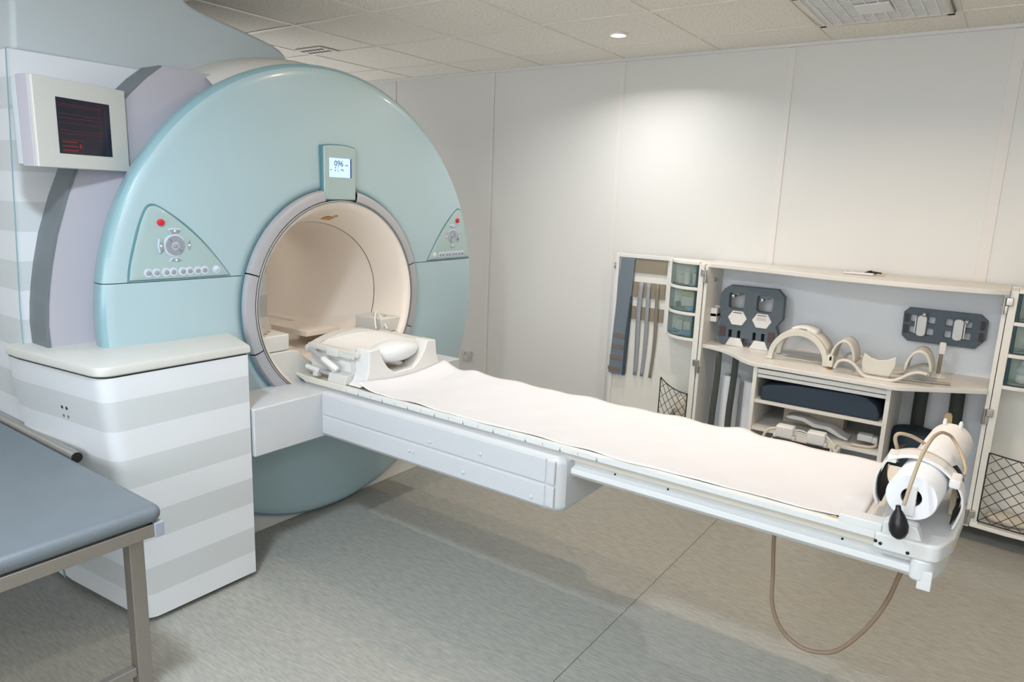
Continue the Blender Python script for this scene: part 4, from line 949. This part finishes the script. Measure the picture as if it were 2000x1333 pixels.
# straps on the left door
t = thing('positioning_strap', 'wide slate-blue velcro strap with brown cross bands on the left cabinet door', 'strap', (-2.05, 4.165, .47))
P = [(-2.088, 1.245), (-1.990, 1.245), (-2.000, .95), (-2.022, .47), (-2.10, .462), (-2.128, .472), (-2.105, .90)]
G().prism(P, 1, 4.158, 4.170).build('strap_body', 'straps', t, bev=.002); G().prism([(-2.0, 1.0), (-1.992, .98), (-2.006, .47), (-2.022, .466), (-2.018, .75)], 1, 4.150, 4.168).build('strap_edge', 'plates', t)
for i in range(4):
    z = .735-i*.077; xo = -2.055-.0*i-i*.008
    G().box(xo-.052, xo+.036, 4.1555, 4.159, z-.016, z+.010).build('cross_band', 'strapband', t)
for x0_, w_, m_, lb, dx in ((-1.935, .030, 'strapg', 'grey strap hanging next to the wide slate strap on the cabinet door', -.004), (-1.885, .026, 'strapg', 'grey strap hanging in the middle of the cabinet door straps', .006), (-1.825, .022, 'strapb', 'narrow taupe strap hanging nearest the drawers on the cabinet door', .01)):
    tag(G().grid(lambda u, v: (x0_-w_/2+w_*v*(1-.25*(u > .6)*(u-.6)*2)+dx*math.sin(u*3.5)*1.0, 4.166-.006*math.sin(u*6), 1.095-.615*u), lin(0, 1, 20), [0, 1]).build('positioning_strap', m_, None, smooth='all', solid=.003), lb, 'strap', 'straps on the left cabinet door')
# drawer contents (left door)
def bottle(x, y, z, r, h, m, lb, cap='white'):
    t = thing('bottle', lb, 'bottle', (x, y, z)); 
    G().lathe([(z, .0001), (z, r), (z+h*.72, r), (z+h*.82, r*.5), (z+h*.84, r*.45)], (x, y), 2, 16).build('bottle_body', m, t, smooth=True)
    G().lathe([(z+h*.84, r*.55), (z+h, r*.55), (z+h, .0001)], (x, y), 2, 16).build('cap', cap, t, smooth=True)
bottle(-1.60, 4.085, 1.125, .018, .10, 'white', 'white bottle standing in the middle of the top left drawer')
tag(G().box(-1.665, -1.625, 4.10, 4.13, 1.126, 1.18).build('small_box', 'beige', None, bev=.003), 'small pale box at the left of the top left drawer', 'box')
tag(G().box(-1.56, -1.53, 4.07, 4.11, 1.126, 1.195).build('small_box', 'cream', None, bev=.003), 'small cream box by the hinge side of the top left drawer', 'box')
tag(G().box(-1.625, -1.53, 4.06, 4.11, 1.055, 1.085).build('sponge', 'yellow', None, bev=.006), 'yellow sponge on the white tub in the middle left drawer', 'sponge')
tag(G().box(-1.62, -1.53, 4.06, 4.12, .994, 1.054).build('plastic_tub', 'cream', None, bev=.006), 'white tub under the yellow sponge in the middle left drawer', 'tub')
tag(G().ball((-1.65, 4.10, .998), .018).build('dark_ball', 'ink', None, smooth='all'), 'dark round item in the middle left drawer', 'ball')
tag(G().ball((-1.545, 4.03, .984), .032, .018, .012).build('glove_bundle', 'blue', None, smooth='all'), 'blue glove bundle in the middle left drawer', 'gloves')
tag(G().box(-1.595, -1.55, 4.07, 4.11, .845, .90).build('small_box', 'beige', None, bev=.003), 'small labelled beige box in the bottom left drawer', 'box')
tag(G().box(-1.65, -1.61, 4.09, 4.13, .84, .905).build('small_box', 'cream', None, bev=.003), 'tall cream box at the left of the bottom left drawer', 'box')
tag(G().box(-1.54, -1.52, 4.08, 4.11, .86, .925).build('green_packet', 'green', None, bev=.003), 'green packet in the bottom left drawer', 'packet')
tag(G().ball((-1.565, 4.055, .832), .055, .03, .014).build('glove_bundle', 'blue', None, smooth='all'), 'blue glove bundle in the bottom left drawer', 'gloves')
tag(G().ball((-1.67, 4.12, .830), .03, .02, .011).build('blue_cloth', 'blue', None, smooth='all'), 'blue cloth at the outer end of the bottom left drawer', 'cloth')
tag(G().ball((-1.59, 4.08, .23), .055, .035, .12, 14, 9).build('crumpled_paper', 'felt', None, smooth='all'), 'crumpled tan paper bag in the left net pocket', 'paper bag')
tag(G().ball((-1.55, 4.06, .33), .045, .03, .11, 12, 8).build('crumpled_paper', 'beige', None, smooth='all'), 'crumpled pale paper in the top of the left net pocket', 'paper bag')
# right door drawers
tag(G().lathe([(.993, .0001), (.993, .022), (1.03, .022), (1.03, .0001)], (.115, 4.07), 2, 20).build('tape_reel', 'cream', None, smooth=True), 'round white reel in the middle right drawer', 'reel')
tag(G().box(.10, .19, 4.06, 4.12, 1.126, 1.20).build('small_box', 'yellow', None, bev=.003), 'yellow-green carton in the top right drawer', 'box')
bg = thing('cotton_bag', 'clear bag of white cotton with blue print in the bottom right drawer', 'bag', (.13, 4.07, .817))
for k, (x, z) in enumerate(((.105, .845), (.15, .85), (.11, .885), (.155, .895), (.12, .918), (.19, .86))): G().ball((x, 4.075, z), .03, .025, .026).build('cotton_ball', 'clear', bg, smooth='all')
words('bag_print', 'HAR', .022, 'inkb', bg, Matrix.Translation((.13, 4.044, .885)) @ Matrix.Rotation(math.radians(90), 4, 'X') @ Matrix.Rotation(math.radians(80), 4, 'Z'))
tag(G().ball((.16, 4.08, .135), .10, .06, .028).build('folded_cloth', 'beige', None, smooth='all'), 'beige cloth lying at the bottom of the right net pocket', 'cloth')
